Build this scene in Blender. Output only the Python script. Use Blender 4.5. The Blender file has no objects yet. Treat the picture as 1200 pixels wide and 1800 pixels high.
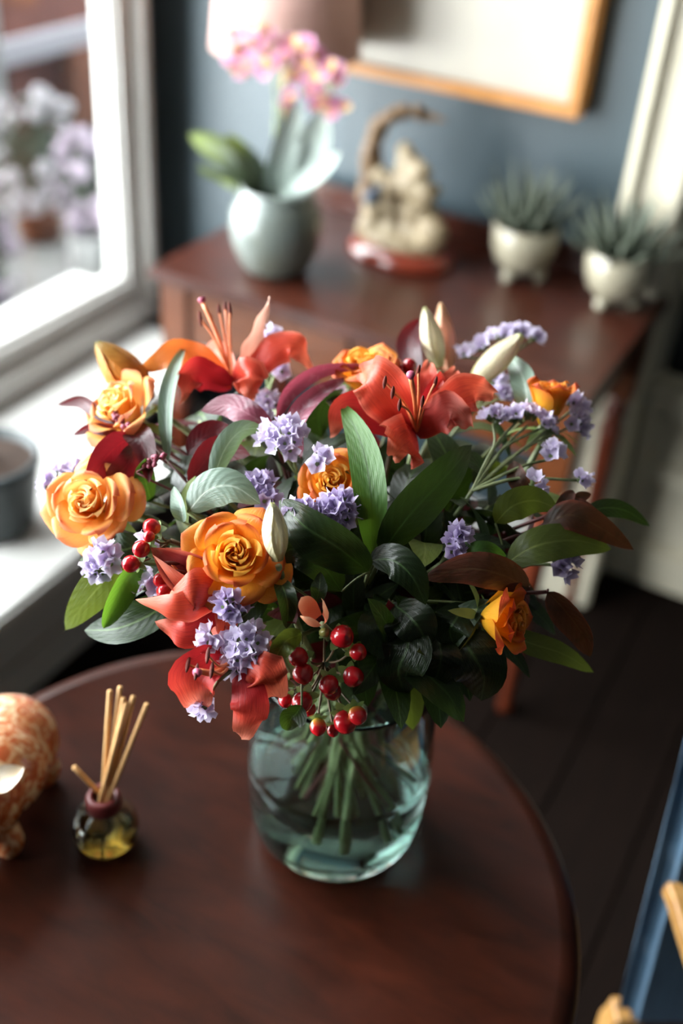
import bpy, bmesh, math, random
import numpy as np
from mathutils import Matrix, Vector
random.seed(7); rng = np.random.default_rng(11)
PI = math.pi
sc = bpy.context.scene
COL = sc.collection

# ------------------------------------------------------------------ camera
FPX = 1960.0                                   # focal length in pixels of the 1200 x 1800 frame
PITCH, ROLL, YAW = [math.radians(a) for a in (35.3, -4.5, -26.1)]
CAM = np.array([0.0, 0.0, 1.6])
def cam_axes():
    cp, sp, cy, sy = math.cos(PITCH), math.sin(PITCH), math.cos(YAW), math.sin(YAW)
    F = np.array([sy*cp, cy*cp, -sp]); rt = np.array([cy, -sy, 0.0]); dn = np.cross(F, rt)
    cr, sr = math.cos(ROLL), math.sin(ROLL)
    return np.array([cr*rt + sr*dn, -sr*rt + cr*dn, F])
MC = cam_axes()
cd = bpy.data.cameras.new('camera'); cam = bpy.data.objects.new('camera', cd); COL.objects.link(cam)
R3 = Matrix([[MC[0][i], -MC[1][i], -MC[2][i]] for i in range(3)])
cam.matrix_world = Matrix.Translation(Vector(CAM)) @ R3.to_4x4()
cd.sensor_fit = 'VERTICAL'; cd.sensor_height = 36.0; cd.lens = FPX/1800*36
cd.clip_start = 0.05
cd.dof.use_dof = True; cd.dof.focus_distance = 0.775; cd.dof.aperture_fstop = 2.4
sc.camera = cam

# ------------------------------------------------------------------ sky, daylight, exposure
w = bpy.data.worlds.new('overcast_sky'); sc.world = w; w.use_nodes = True
bg = w.node_tree.nodes['Background']; bg.inputs[0].default_value = (0.95, 0.975, 1.0, 1); bg.inputs[1].default_value = 22.0
pl = bpy.data.lights.new('window_portal', 'AREA'); pl.shape = 'RECTANGLE'; pl.size = 2.05; pl.size_y = 3.0
pl.cycles.is_portal = True
po = bpy.data.objects.new('window_portal', pl); COL.objects.link(po)
po.location = (-1.75, 0.46, 1.45); po.rotation_euler = (0, -PI/2, 0)
sc.view_settings.view_transform = 'Standard'; sc.view_settings.look = 'None'
sc.view_settings.exposure = 0.42; sc.view_settings.gamma = 1.0; sc.view_settings.use_curve_mapping = False
sc.cycles.use_denoising = True
sc.cycles.max_bounces = 14; sc.cycles.diffuse_bounces = 5; sc.cycles.glossy_bounces = 5
sc.cycles.transmission_bounces = 12; sc.cycles.transparent_max_bounces = 16
sc.cycles.sample_clamp_indirect = 6.0; sc.cycles.blur_glossy = 1.0

# ------------------------------------------------------------------ measuring helpers
def ray(u, v): return MC.T @ np.array([(u-600)/FPX, (v-900)/FPX, 1.0])
def at(u, v, t): return CAM + ray(u, v)*t                       # depth t along the view axis
def at_z(u, v, z): d = ray(u, v); return CAM + d*(z-CAM[2])/d[2]
def at_y(u, v, y): d = ray(u, v); return CAM + d*y/d[1]
def cdir(r, up, to):                                            # a direction given as right / up / towards the viewer
    d = r*MC[0] - up*MC[1] - to*MC[2]; return d/np.linalg.norm(d)
def nrm(v): v = np.asarray(v, float); return v/(np.linalg.norm(v)+1e-12)
def dep(u, v):                                                  # depth of the bouquet's domed surface
    f = .13*(max(0, 950-v)/350)**1.3 + .045*(max(0, v-950)/300)**2
    return .775 + .055*((u-600)/500)**2 + f
def bq(u, v, o=0.0): return at(u, v, dep(u, v)+o)

# ------------------------------------------------------------------ materials
def srgb(h):
    h = h.lstrip('#'); c = [int(h[i:i+2], 16)/255 for i in (0, 2, 4)]
    return tuple((x/12.92 if x <= .04045 else ((x+.055)/1.055)**2.4) for x in c) + (1,)
MATS = {}
def newmat(name):
    m = bpy.data.materials.new(name); m.use_nodes = True
    nt = m.node_tree; b = nt.nodes['Principled BSDF']; MATS[name] = m
    return m, nt, b
def ramp(nt, fac, stops):
    r = nt.nodes.new('ShaderNodeValToRGB'); e = r.color_ramp.elements
    while len(e) < len(stops): e.new(0.5)
    for k, (p, c) in enumerate(stops): e[k].position = p; e[k].color = srgb(c) if isinstance(c, str) else c
    nt.links.new(fac, r.inputs[0]); return r.outputs[0]
def noise(nt, scale, detail=4, stretch=None, coord='Object', rough=.55, distort=0):
    tc = nt.nodes.new('ShaderNodeTexCoord'); n = nt.nodes.new('ShaderNodeTexNoise')
    n.inputs['Scale'].default_value = scale; n.inputs['Detail'].default_value = detail; n.inputs['Roughness'].default_value = rough
    n.inputs['Distortion'].default_value = distort
    if stretch:
        mp = nt.nodes.new('ShaderNodeMapping'); mp.inputs['Scale'].default_value = stretch
        nt.links.new(tc.outputs[coord], mp.inputs[0]); nt.links.new(mp.outputs[0], n.inputs['Vector'])
    else: nt.links.new(tc.outputs[coord], n.inputs['Vector'])
    return n.outputs['Fac']
def bump(nt, b, h, strength=.3, dist=.002):
    bp = nt.nodes.new('ShaderNodeBump'); bp.inputs['Strength'].default_value = strength; bp.inputs['Distance'].default_value = dist
    nt.links.new(h, bp.inputs['Height']); nt.links.new(bp.outputs[0], b.inputs['Normal'])
def plain(name, c, rough=.5, var=None, scale=20, metal=0, spec=.5, bmp=0, stretch=None, coat=0, sheen=0):
    m, nt, b = newmat(name)
    b.inputs['Base Color'].default_value = srgb(c); b.inputs['Roughness'].default_value = rough
    b.inputs['Metallic'].default_value = metal; b.inputs['Specular IOR Level'].default_value = spec
    b.inputs['Coat Weight'].default_value = coat; b.inputs['Sheen Weight'].default_value = sheen
    if var or bmp:
        f = noise(nt, scale, stretch=stretch)
        if var: nt.links.new(ramp(nt, f, [(.3, c), (.7, var)]), b.inputs['Base Color'])
        if bmp: bump(nt, b, f, bmp)
    return m
def wood(name, dark, light, rough, stretch, coat=.0, bmp=.12):
    m, nt, b = newmat(name)
    f = noise(nt, 6, 8, stretch, distort=.6, rough=.65)
    nt.links.new(ramp(nt, f, [(.25, dark), (.75, light)]), b.inputs['Base Color'])
    f2 = noise(nt, 9, 6)
    mr = nt.nodes.new('ShaderNodeMapRange'); mr.inputs['To Min'].default_value = rough*.8; mr.inputs['To Max'].default_value = rough*1.35
    nt.links.new(f2, mr.inputs[0]); nt.links.new(mr.outputs[0], b.inputs['Roughness'])
    b.inputs['Coat Weight'].default_value = coat; b.inputs['Coat Roughness'].default_value = .2
    bump(nt, b, f, bmp, .001)
    return m
def thin(name, stops, rough=.45, transl=.3, vein=None, noise_amt=.0, spec=.4, edge=None, tcol=None, speck=None, streak=None, sat=.5):
    """petal or leaf: colour runs along the blade (uv.x), vein or streaks across (uv.y), some light passes through"""
    m, nt, b = newmat(name)
    uv = nt.nodes.new('ShaderNodeUVMap'); sp = nt.nodes.new('ShaderNodeSeparateXYZ'); nt.links.new(uv.outputs[0], sp.inputs[0])
    col = ramp(nt, sp.outputs[0], stops)
    def mix(a, bcol, fac, mode='MIX'):
        mx = nt.nodes.new('ShaderNodeMix'); mx.data_type = 'RGBA'; mx.blend_type = mode
        nt.links.new(fac, mx.inputs[0]) if not isinstance(fac, float) else setattr(mx.inputs[0], 'default_value', fac)
        nt.links.new(a, mx.inputs[6])
        if isinstance(bcol, str): mx.inputs[7].default_value = srgb(bcol)
        else: nt.links.new(bcol, mx.inputs[7])
        return mx.outputs[2]
    ab = nt.nodes.new('ShaderNodeMath'); ab.operation = 'MULTIPLY_ADD'; ab.inputs[1].default_value = 2; ab.inputs[2].default_value = -1
    nt.links.new(sp.outputs[1], ab.inputs[0])
    aa = nt.nodes.new('ShaderNodeMath'); aa.operation = 'ABSOLUTE'; nt.links.new(ab.outputs[0], aa.inputs[0])
    if vein:
        f = ramp(nt, aa.outputs[0], [(.0, (1, 1, 1, 1)), (.09, (0, 0, 0, 1))]); col = mix(col, vein, f)
    if edge:
        f = ramp(nt, aa.outputs[0], [(.72, (0, 0, 0, 1)), (1.0, (.8, .8, .8, 1))]); col = mix(col, edge, f)
    mp = nt.nodes.new('ShaderNodeMapping'); mp.inputs['Scale'].default_value = (3, 26, 1); nt.links.new(uv.outputs[0], mp.inputs[0])
    n = nt.nodes.new('ShaderNodeTexNoise'); n.inputs['Scale'].default_value = 1.6; nt.links.new(mp.outputs[0], n.inputs['Vector'])
    height = n.outputs['Fac']
    if streak:
        f = ramp(nt, n.outputs['Fac'], [(.42, (0, 0, 0, 1)), (.66, (sat, sat, sat, 1))]); col = mix(col, streak, f)
    if vein:                                               # side veins running out from the midrib
        w1 = nt.nodes.new('ShaderNodeMath'); w1.operation = 'MULTIPLY_ADD'; w1.inputs[1].default_value = -.22; nt.links.new(aa.outputs[0], w1.inputs[0]); nt.links.new(sp.outputs[0], w1.inputs[2])
        w2 = nt.nodes.new('ShaderNodeMath'); w2.operation = 'MULTIPLY'; w2.inputs[1].default_value = 62; nt.links.new(w1.outputs[0], w2.inputs[0])
        w3 = nt.nodes.new('ShaderNodeMath'); w3.operation = 'SINE'; nt.links.new(w2.outputs[0], w3.inputs[0])
        w4 = nt.nodes.new('ShaderNodeMath'); w4.operation = 'MULTIPLY_ADD'; w4.inputs[1].default_value = .16; nt.links.new(w3.outputs[0], w4.inputs[0]); nt.links.new(n.outputs['Fac'], w4.inputs[2]); height = w4.outputs[0]
        f = ramp(nt, w3.outputs[0], [(.55, (0, 0, 0, 1)), (1.0, (.12, .12, .12, 1))]); col = mix(col, vein, f)
    if speck:
        f = ramp(nt, noise(nt, 90, 6, coord='Object'), [(.52, (0, 0, 0, 1)), (.68, (1, 1, 1, 1))]); col = mix(col, speck, f)
    if noise_amt:
        oi = nt.nodes.new('ShaderNodeObjectInfo')
        hs = nt.nodes.new('ShaderNodeHueSaturation')
        mr = nt.nodes.new('ShaderNodeMapRange'); mr.inputs['To Min'].default_value = 1-noise_amt; mr.inputs['To Max'].default_value = 1+noise_amt
        nt.links.new(oi.outputs['Random'], mr.inputs[0]); nt.links.new(mr.outputs[0], hs.inputs['Value']); nt.links.new(col, hs.inputs['Color']); col = hs.outputs[0]
    nt.links.new(col, b.inputs['Base Color']); b.inputs['Roughness'].default_value = rough; b.inputs['Specular IOR Level'].default_value = spec
    bump(nt, b, height, .4, .0012)
    tr = nt.nodes.new('ShaderNodeBsdfTranslucent')
    if tcol: tr.inputs[0].default_value = srgb(tcol)
    else: nt.links.new(col, tr.inputs[0])
    ms = nt.nodes.new('ShaderNodeMixShader'); ms.inputs[0].default_value = transl
    nt.links.new(b.outputs[0], ms.inputs[1]); nt.links.new(tr.outputs[0], ms.inputs[2])
    nt.links.new(ms.outputs[0], nt.nodes['Material Output'].inputs[0])
    return m
def glass(name, c, ior, rough=0.0):
    m = bpy.data.materials.new(name); m.use_nodes = True; nt = m.node_tree; MATS[name] = m
    nt.nodes.remove(nt.nodes['Principled BSDF'])
    g = nt.nodes.new('ShaderNodeBsdfGlass'); g.inputs['Color'].default_value = srgb(c); g.inputs['IOR'].default_value = ior; g.inputs['Roughness'].default_value = rough
    nt.links.new(g.outputs[0], nt.nodes['Material Output'].inputs[0]); return m

plain('blue_wall', '#3b484e', .4, '#37444a', 3, bmp=.02, spec=.6)
plain('white_paint', '#bdbcb8', .45, '#b5b4af', 8)
plain('cream_paint', '#c9c1ac', .5, '#c0b8a2', 8)
plain('ceiling_paint', '#97958f', .8)
plain('dim_wall', '#2e2f2f', .8, '#2a2b2b', 4)
wood('floor_plank', '#0b0604', '#150c08', .75, (14, 1.2, 1))
MATS['floor_plank'].node_tree.nodes['Principled BSDF'].inputs['Specular IOR Level'].default_value = .06
wood('mahogany', '#230e09', '#4a2114', .3, (2.2, 9, 3), .2)
wood('table_wood', '#190703', '#3b170b', .3, (1.6, 5, 3), .0)
MATS['table_wood'].node_tree.nodes['Principled BSDF'].inputs['Specular IOR Level'].default_value = .22
wood('mahogany_leg', '#3d180e', '#6b2f1a', .3, (9, 9, 1.5), .2)
wood('console_front', '#3c1c0b', '#643414', .33, (1.5, 6, 9), .2)
wood('oak', '#a8753a', '#c99a5a', .42, (3, 12, 12), .1)
wood('frame_oak', '#a3692a', '#be8340', .4, (4, 4, 12), .1)
plain('passepartout', '#b3ad9f', .35, '#aaa394', 6)
plain('shade_cloth', '#c29c92', .75, '#bb958a', 60, bmp=.1)
plain('brass', '#a98b52', .3, metal=1)
plain('blue_fabric', '#3f627c', .9, '#34536b', 130, bmp=.5, stretch=(1, 1, .12), sheen=.3)
plain('soil', '#24170f', .95, '#3a281b', 120, bmp=1.0)
plain('celadon', '#6b7370', .26, '#5a5d52', 9, coat=.3)
plain('stone_glaze', '#9a937f', .32, '#8a826e', 40, coat=.3)
plain('slate_pot', '#2c3537', .5, '#252d2f', 20)
plain('resin_cream', '#a8987a', .55, '#6d5a3e', 60, bmp=1.0)
plain('resin_bark', '#7d6344', .6, '#4f3721', 70, bmp=1.0)
plain('bird_blue', '#39434f', .5, '#566170', 60)
plain('red_plinth', '#6d2818', .22, '#7a2f1c', 12, coat=.5)
plain('reed', '#cda06a', .7, '#b98a52', 60, stretch=(8, 8, 1))
plain('collar', '#6b2a28', .4, '#5a2020', 30)
plain('trunk', '#7b6549', .9, '#5d4a33', 60, bmp=.8)
plain('stem_green', '#a3ae80', .45, '#56663a', 50)
plain('stem_dark', '#808a5c', .5, '#6a754a', 50)
plain('stem_red', '#5a2a2c', .5, '#6d3a38', 60)
plain('stem_brown', '#6b5436', .6, '#4f3c24', 60)
plain('anther', '#4a140c', .8, '#6b2413', 200, bmp=.6)
plain('filament', '#e58a58', .45, '#db774a', 40)
plain('stigma', '#b0506a', .5)
plain('pink_bud', '#7d2f45', .5, '#96465a', 120, bmp=.6)
plain('berry_red', '#b3131c', .22, '#9a0d16', 30, coat=.4)
plain('statice_green', '#7c8f58', .55, '#5d7040', 90, bmp=.5)
plain('paving', '#8f8c8b', .9, '#7a7776', 6)
plain('paving_pale', '#9b9a98', .8, '#86857f', 8)
plain('brick_orange', '#8a5334', .9, '#75452c', 12)
plain('plum_paint', '#3d2b33', .6, '#33262c', 12)
plain('blossom_white', '#e4dfe2', .8)
plain('brick', '#8a5445', .9, '#6f4034', 12)
plain('wicker', '#3f3b38', .9, '#2c2927', 60, bmp=.8)
plain('cushion', '#b9b7bd', .9)
plain('shrub_green', '#6d7460', .8, '#535b46', 30)
plain('blossom', '#d6c4d2', .8)
plain('console_inner', '#2a120c', .5)
glass('vase_glass', '#f1f8f6', 1.5)
glass('water', '#f6fbfa', 1.33)
glass('bottle_glass', '#f4f4ee', 1.5)
glass('oil', '#f8ecc4', 1.42)
m = bpy.data.materials.new('window_glass'); m.use_nodes = True; nt = m.node_tree; MATS['window_glass'] = m
nt.nodes.remove(nt.nodes['Principled BSDF'])
t_ = nt.nodes.new('ShaderNodeBsdfTransparent'); t_.inputs[0].default_value = (.96, .98, .98, 1)
g_ = nt.nodes.new('ShaderNodeBsdfGlossy'); g_.inputs['Roughness'].default_value = .02
x_ = nt.nodes.new('ShaderNodeMixShader'); x_.inputs[0].default_value = .06
nt.links.new(t_.outputs[0], x_.inputs[1]); nt.links.new(g_.outputs[0], x_.inputs[2]); nt.links.new(x_.outputs[0], nt.nodes['Material Output'].inputs[0])

# blade materials
thin('rose_apricot', [(0, '#f9c64a'), (.45, '#fac465'), (.88, '#f8b263'), (1, '#e58460')], .5, .34, noise_amt=.05, streak='#f2a04c', sat=.25)
thin('rose_orange', [(0, '#f7b526'), (.5, '#f7b12e'), (.86, '#f29a36'), (1, '#dc6438')], .5, .3, noise_amt=.06, streak='#e8882a', sat=.25)
thin('rose_amber', [(0, '#f4c42c'), (.55, '#f3ac26'), (.85, '#ec8a2a'), (1, '#c9482a')], .5, .3, noise_amt=.06, streak='#dd7a22', sat=.25)
thin('rose_apricot_heart', [(0, '#f6b840'), (.6, '#fbc462'), (1, '#fbcf86')], .5, .34)
thin('rose_orange_heart', [(0, '#f0a21c'), (.6, '#f8b430'), (1, '#f9b848')], .5, .3)
thin('rose_amber_heart', [(0, '#f0b020'), (.6, '#f5b22a'), (1, '#eb9030')], .5, .3)
thin('lily_coral', [(0, '#a8202a'), (.25, '#cf3f2e'), (.65, '#de5a3c'), (1, '#e88a66')], .38, .3, edge='#e27a62', noise_amt=.05, streak='#b02c2c', sat=.5)
thin('lily_red', [(0, '#8e1422'), (.4, '#b8262a'), (.75, '#cf4a36'), (1, '#df8a6c')], .38, .28, noise_amt=.05, streak='#8a1820', sat=.5)
thin('lily_pink', [(0, '#b8303a'), (.35, '#dc6a62'), (.7, '#e8998a'), (1, '#e8826a')], .38, .3, edge='#e06a50', noise_amt=.05, streak='#c84a48', sat=.5)
thin('lily_dark', [(0, '#3c0a12'), (.5, '#5c1018'), (.85, '#8e2a24'), (1, '#d9775a')], .4, .2, edge='#d4664e')
thin('lily_orange', [(0, '#d65a2c'), (.5, '#e57a34'), (1, '#ee9a4a')], .42, .32, noise_amt=.04, streak='#cf5a2a', sat=.5)
thin('lily_pale', [(0, '#d9694f'), (.45, '#e8a58c'), (1, '#e9c3ae')], .42, .32, noise_amt=.04, streak='#d07a64', sat=.5)
thin('bud_white', [(0, '#cfc98f'), (.3, '#e9e0bd'), (.85, '#efe6cb'), (1, '#b8bf7a')], .42, .2, vein='#d8cfa0')
thin('bud_pink', [(0, '#d9a184'), (.5, '#e9a98c'), (1, '#d9b48a')], .45, .2, vein='#d08a70')
thin('bud_orange', [(0, '#d98a35'), (.6, '#cf8a38'), (.9, '#a8813a'), (1, '#7d8444')], .42, .22, vein='#b5762e')
thin('bud_salmon', [(0, '#c96a4c'), (.6, '#dd8d68'), (1, '#ecb48f')], .45, .2)
thin('leaf_green', [(0, '#1c2a13'), (.5, '#1d2e18'), (1, '#23361d')], .42, .14, vein='#5f7a45', noise_amt=.15, tcol='#5c7d22')
thin('leaf_bright', [(0, '#36561f'), (.5, '#3d6326'), (1, '#456b2c')], .5, .26, vein='#2f4c1c', noise_amt=.06, tcol='#6a9428')
thin('leaf_olive', [(0, '#3f4a1e'), (.6, '#56642a'), (1, '#6a7a33')], .42, .28, vein='#7d8a48', noise_amt=.08, tcol='#7f8f2c')
thin('leaf_grey_sheen', [(0, '#66786a'), (.5, '#7b8e80'), (1, '#82937f')], .3, .14, vein='#b6c5b6', noise_amt=.06, tcol='#7e9a5c')  # grey green, with window-sky sheen painted in for the folded and broad leaves
thin('leaf_deep_shade', [(0, '#141d0f'), (.5, '#172212'), (1, '#1c2816')], .32, .15, vein='#3d5230', noise_amt=.2, tcol='#46601c')  # dark green lowered further so the colour carries the shade inside the bouquet
thin('leaf_wine', [(0, '#34101a'), (.5, '#43141b'), (1, '#561a20')], .34, .2, vein='#64222a', noise_amt=.15, tcol='#9a1c24', speck='#3a1518')
thin('leaf_mauve', [(0, '#7a3a4c'), (.5, '#8a4c5c'), (1, '#6f3442')], .34, .22, vein='#a86a78', noise_amt=.1, tcol='#b04a5c', speck='#a88a92')
thin('leaf_brown', [(0, '#3c2417'), (.5, '#45281c'), (1, '#5c2c20')], .42, .2, vein='#5d4630', edge='#7a3a2c', noise_amt=.1, tcol='#7d4a20', speck='#2c2014')
thin('sepal', [(0, '#6f8a4a'), (1, '#8aa05c')], .45, .25)
thin('statice', [(0, '#b0a2c6'), (.35, '#cfc0e0'), (.8, '#dacee8'), (1, '#e9e1f2')], .6, .3, noise_amt=.12)
thin('statice_violet', [(0, '#9684b2'), (.5, '#b6a4ce'), (1, '#d0c2e0')], .6, .3, noise_amt=.12)
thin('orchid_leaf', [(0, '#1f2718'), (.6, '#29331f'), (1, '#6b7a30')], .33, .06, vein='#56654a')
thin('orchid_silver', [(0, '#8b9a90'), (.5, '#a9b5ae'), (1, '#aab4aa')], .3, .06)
thin('orchid_petal', [(0, '#b04a7c'), (.5, '#c87aa6'), (1, '#dcb0c8')], .5, .3, noise_amt=.12)
thin('orchid_lip', [(0, '#c89a4a'), (1, '#d8b88a')], .5, .25)
thin('haworthia', [(0, '#23281d'), (.5, '#4a5244'), (1, '#838a7a')], .45, .05, noise_amt=.2)
thin('yellow_leaf', [(0, '#8a8a3c'), (1, '#d0a33a')], .5, .2)

# ------------------------------------------------------------------ mesh helpers
def link(o): COL.objects.link(o); return o
def me_from(name, V, F, mat=None, uv=None, smooth=True):
    me = bpy.data.meshes.new(name); me.from_pydata([tuple(map(float, v)) for v in V], [], F)
    if uv is not None:
        l = me.uv_layers.new(name='UVMap'); idx = np.empty(len(me.loops), int); me.loops.foreach_get('vertex_index', idx)
        l.data.foreach_set('uv', np.asarray(uv, float)[idx].ravel())
    if smooth: me.polygons.foreach_set('use_smooth', [True]*len(me.polygons))
    if mat: me.materials.append(MATS[mat])
    me.update(); return me
def adopt(o, parent):
    if parent is not None:
        o.parent = parent
        pw = Matrix.Identity(4); p = parent
        chain = []
        while p: chain.append(p); p = p.parent
        for p in reversed(chain): pw = pw @ p.matrix_parent_inverse @ p.matrix_basis
        o.matrix_parent_inverse = pw.inverted()
def obj(name, me, parent=None, mw=None):
    o = bpy.data.objects.new(name, me); link(o)
    if mw is not None: o.matrix_basis = mw
    adopt(o, parent); return o
def thing(name, label, cat, loc, group=None):
    o = bpy.data.objects.new(name, None); link(o); o.empty_display_size = .02
    o.location = tuple(map(float, loc)); o['label'] = label; o['category'] = cat
    o.matrix_basis = Matrix.Translation(Vector(tuple(map(float, loc))))
    if group: o['group'] = group
    return o
def tag(o, label, cat, group=None):
    o['label'] = label; o['category'] = cat
    if group: o['group'] = group
    return o
def structure(o): o['kind'] = 'structure'; return o
def box_me(name, lo, hi, mat, bevel=0, smooth=False, rz=0):
    bm = bmesh.new(); bmesh.ops.create_cube(bm, size=1)
    lo = np.array(lo, float); hi = np.array(hi, float); s = hi-lo; c = (hi+lo)/2
    for v in bm.verts: v.co = Vector((v.co.x*s[0]+c[0], v.co.y*s[1]+c[1], v.co.z*s[2]+c[2]))
    if bevel: bmesh.ops.bevel(bm, geom=bm.edges[:], offset=min(bevel, min(s)*.45), segments=2, affect='EDGES')
    me = bpy.data.meshes.new(name); bm.to_mesh(me); bm.free(); me.materials.append(MATS[mat]); return me
def box(name, lo, hi, mat, parent=None, bevel=0):
    return obj(name, box_me(name, lo, hi, mat, bevel), parent)
def lathe_me(name, prof, mat, seg=40, close=False):
    V, F, n = [], [], len(prof)
    for k in range(seg):
        a = 2*PI*k/seg
        for r, z in prof: V.append((r*math.cos(a), r*math.sin(a), z))
    for k in range(seg):
        k2 = (k+1) % seg
        for j in range(n-1 if not close else n):
            j2 = (j+1) % n
            F.append((k*n+j, k2*n+j, k2*n+j2, k*n+j2))
    me = me_from(name, V, F, mat)
    bm = bmesh.new(); bm.from_mesh(me); bmesh.ops.remove_doubles(bm, verts=bm.verts, dist=1e-6); bmesh.ops.recalc_face_normals(bm, faces=bm.faces); bm.to_mesh(me); bm.free()
    me.polygons.foreach_set('use_smooth', [True]*len(me.polygons)); return me
def lathe(name, prof, mat, loc, parent=None, seg=40, close=False):
    return obj(name, lathe_me(name, prof, mat, seg, close), parent, Matrix.Translation(Vector(tuple(map(float, loc)))))
def crom(P, n):
    P = [np.asarray(p, float) for p in P]
    if len(P) == 2: return np.array([P[0]+(P[1]-P[0])*k/n for k in range(n+1)])
    Q = [2*P[0]-P[1]] + P + [2*P[-1]-P[-2]]; out = []; m = len(P)-1
    for k in range(n+1):
        s = k/n*m; i = min(int(s), m-1); t = s-i; a, b, c, d = Q[i:i+4]
        out.append(.5*((2*b)+(-a+c)*t+(2*a-5*b+4*c-d)*t*t+(-a+3*b-3*c+d)*t**3))
    return np.array(out)
def tube_geo(P, rad, n=14, seg=6, V=None, F=None):
    V = [] if V is None else V; F = [] if F is None else F
    C = crom(P, n); o = len(V); T = np.gradient(C, axis=0)
    up = np.array([.31, .17, .93]); a = None
    for k in range(n+1):
        t = nrm(T[k]); a = nrm(np.cross(t, up if a is None else np.cross(a, t))); b = np.cross(t, a)
        u = k/n; r = rad(u) if callable(rad) else (rad[0]+(rad[1]-rad[0])*u if isinstance(rad, (tuple, list)) else rad)
        for j in range(seg):
            q = 2*PI*j/seg; V.append(C[k]+r*(math.cos(q)*a+math.sin(q)*b))
    for k in range(n):
        for j in range(seg):
            j2 = (j+1) % seg; F.append((o+k*seg+j, o+k*seg+j2, o+(k+1)*seg+j2, o+(k+1)*seg+j))
    F.append(tuple(o+j for j in range(seg))[::-1]); F.append(tuple(o+n*seg+j for j in range(seg)))
    return V, F
def tube(name, P, rad, mat, parent=None, n=14, seg=7):
    V, F = tube_geo(P, rad, n, seg); return obj(name, me_from(name, V, F, mat), parent)
def prof_w(kind, u):
    if kind == 'leaf': return (u**.62)*((1-u)**.8)/.44
    if kind == 'oval': return max(0, math.sin(PI*(u**.85)))**.72
    if kind == 'lily': return .30*(1-u)+ .90*max(0, math.sin(PI*u**.82))**1.05
    if kind == 'blunt': return (.42+.58*min(1, 1.9*u))*max(0, math.sin(PI*(.16+.84*u)))**.5
    if kind == 'strap': return max(0, math.sin(PI*(.14+.86*u)))**.55
    if kind == 'aloe': return (1-u)**.75
    if kind == 'tip': return (u**.5)*(1-u)**.6/.5
def blade_geo(C, W, kind, N0, roll=0, cup=.15, fold=0., ruf=0., nv=6, th=0., twist=0., rf=5):
    n = len(C)-1; T = np.gradient(C, axis=0); V = []; UV = []; F = []
    S = None
    for k in range(n+1):
        t = nrm(T[k]); u = k/n
        s0 = nrm(np.cross(t, N0)); nn = np.cross(s0, t)
        a = roll+twist*u; s = math.cos(a)*s0+math.sin(a)*nn; nn = np.cross(s, t)
        ww = W*prof_w(kind, u)
        for j in range(nv+1):
            v = 2*j/nv-1
            off = cup*ww*v*v + fold*ww*abs(v) + ruf*W*math.sin(u*rf*PI+(1.3 if v > 0 else 0))*abs(v)**1.5*min(1, u*3)
            V.append(C[k]+s*ww*v+nn*off); UV.append((u, (v+1)/2))
    m = nv+1
    for k in range(n):
        for j in range(nv): F.append((k*m+j, k*m+j+1, (k+1)*m+j+1, (k+1)*m+j))
    if th:
        o = len(V); V2 = []
        for k in range(n+1):
            t = nrm(T[k]); s0 = nrm(V[k*m+nv]-V[k*m]) if np.linalg.norm(V[k*m+nv]-V[k*m]) > 1e-7 else nrm(np.cross(t, N0)); nn = np.cross(s0, t)
            for j in range(m):
                v = 2*j/nv-1; V2.append(V[k*m+j]-nn*th*(1-v*v*.999)*max(.15, prof_w(kind, k/n)))
        V += V2; UV += UV
        for k in range(n):
            for j in range(nv): F.append((o+k*m+j, o+(k+1)*m+j, o+(k+1)*m+j+1, o+k*m+j+1))
    return V, F, UV
def blade(name, pts, W, kind, mat, parent, roll=0, cup=.15, fold=0., ruf=0., nu=14, nv=6, th=0., N0=None, twist=0., rf=5):
    C = crom(pts, nu)
    if N0 is None: N0 = nrm(CAM-C[nu//2])
    V, F, UV = blade_geo(C, W, kind, np.asarray(N0, float), roll, cup, fold, ruf, nv, th, twist, rf)
    return obj(name, me_from(name, V, F, mat, UV), parent)
def frame_to(z, loc, s=1.0, spin=0.0, sz=None):
    z = nrm(z); x = nrm(np.cross(z, [.3, .5, .81] if abs(z@nrm([.3, .5, .81])) < .95 else [1, 0, 0])); y = np.cross(z, x)
    c, q = math.cos(spin), math.sin(spin); x, y = c*x+q*y, -q*x+c*y
    sz = s if sz is None else sz
    return Matrix([[x[0]*s, y[0]*s, z[0]*sz, loc[0]], [x[1]*s, y[1]*s, z[1]*sz, loc[1]], [x[2]*s, y[2]*s, z[2]*sz, loc[2]], [0, 0, 0, 1]])
def ball_geo(c, r, V, F, nu=12, nv=8, noise_=0):
    o = len(V); r = np.array(r if hasattr(r, '__len__') else (r, r, r), float)
    for i in range(nv+1):
        th = PI*i/nv
        for j in range(nu):
            p = 2*PI*j/nu; k = 1+noise_*rng.normal()
            V.append(np.array(c)+r*k*np.array([math.sin(th)*math.cos(p), math.sin(th)*math.sin(p), math.cos(th)]))
    for i in range(nv):
        for j in range(nu):
            j2 = (j+1) % nu; F.append((o+i*nu+j, o+(i+1)*nu+j, o+(i+1)*nu+j2, o+i*nu+j2))
def fuse(name, balls, voxel, mat, parent=None, disp=0.0, dscale=.02):
    V, F = [], []
    for c, r in balls: ball_geo(c, r, V, F, 18, 12)
    o = obj(name, me_from(name, V, F, mat), parent)
    md = o.modifiers.new('fuse', 'REMESH'); md.mode = 'VOXEL'; md.voxel_size = voxel; md.use_smooth_shade = True
    sm = o.modifiers.new('soft', 'SMOOTH'); sm.iterations = 6
    return o

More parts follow.
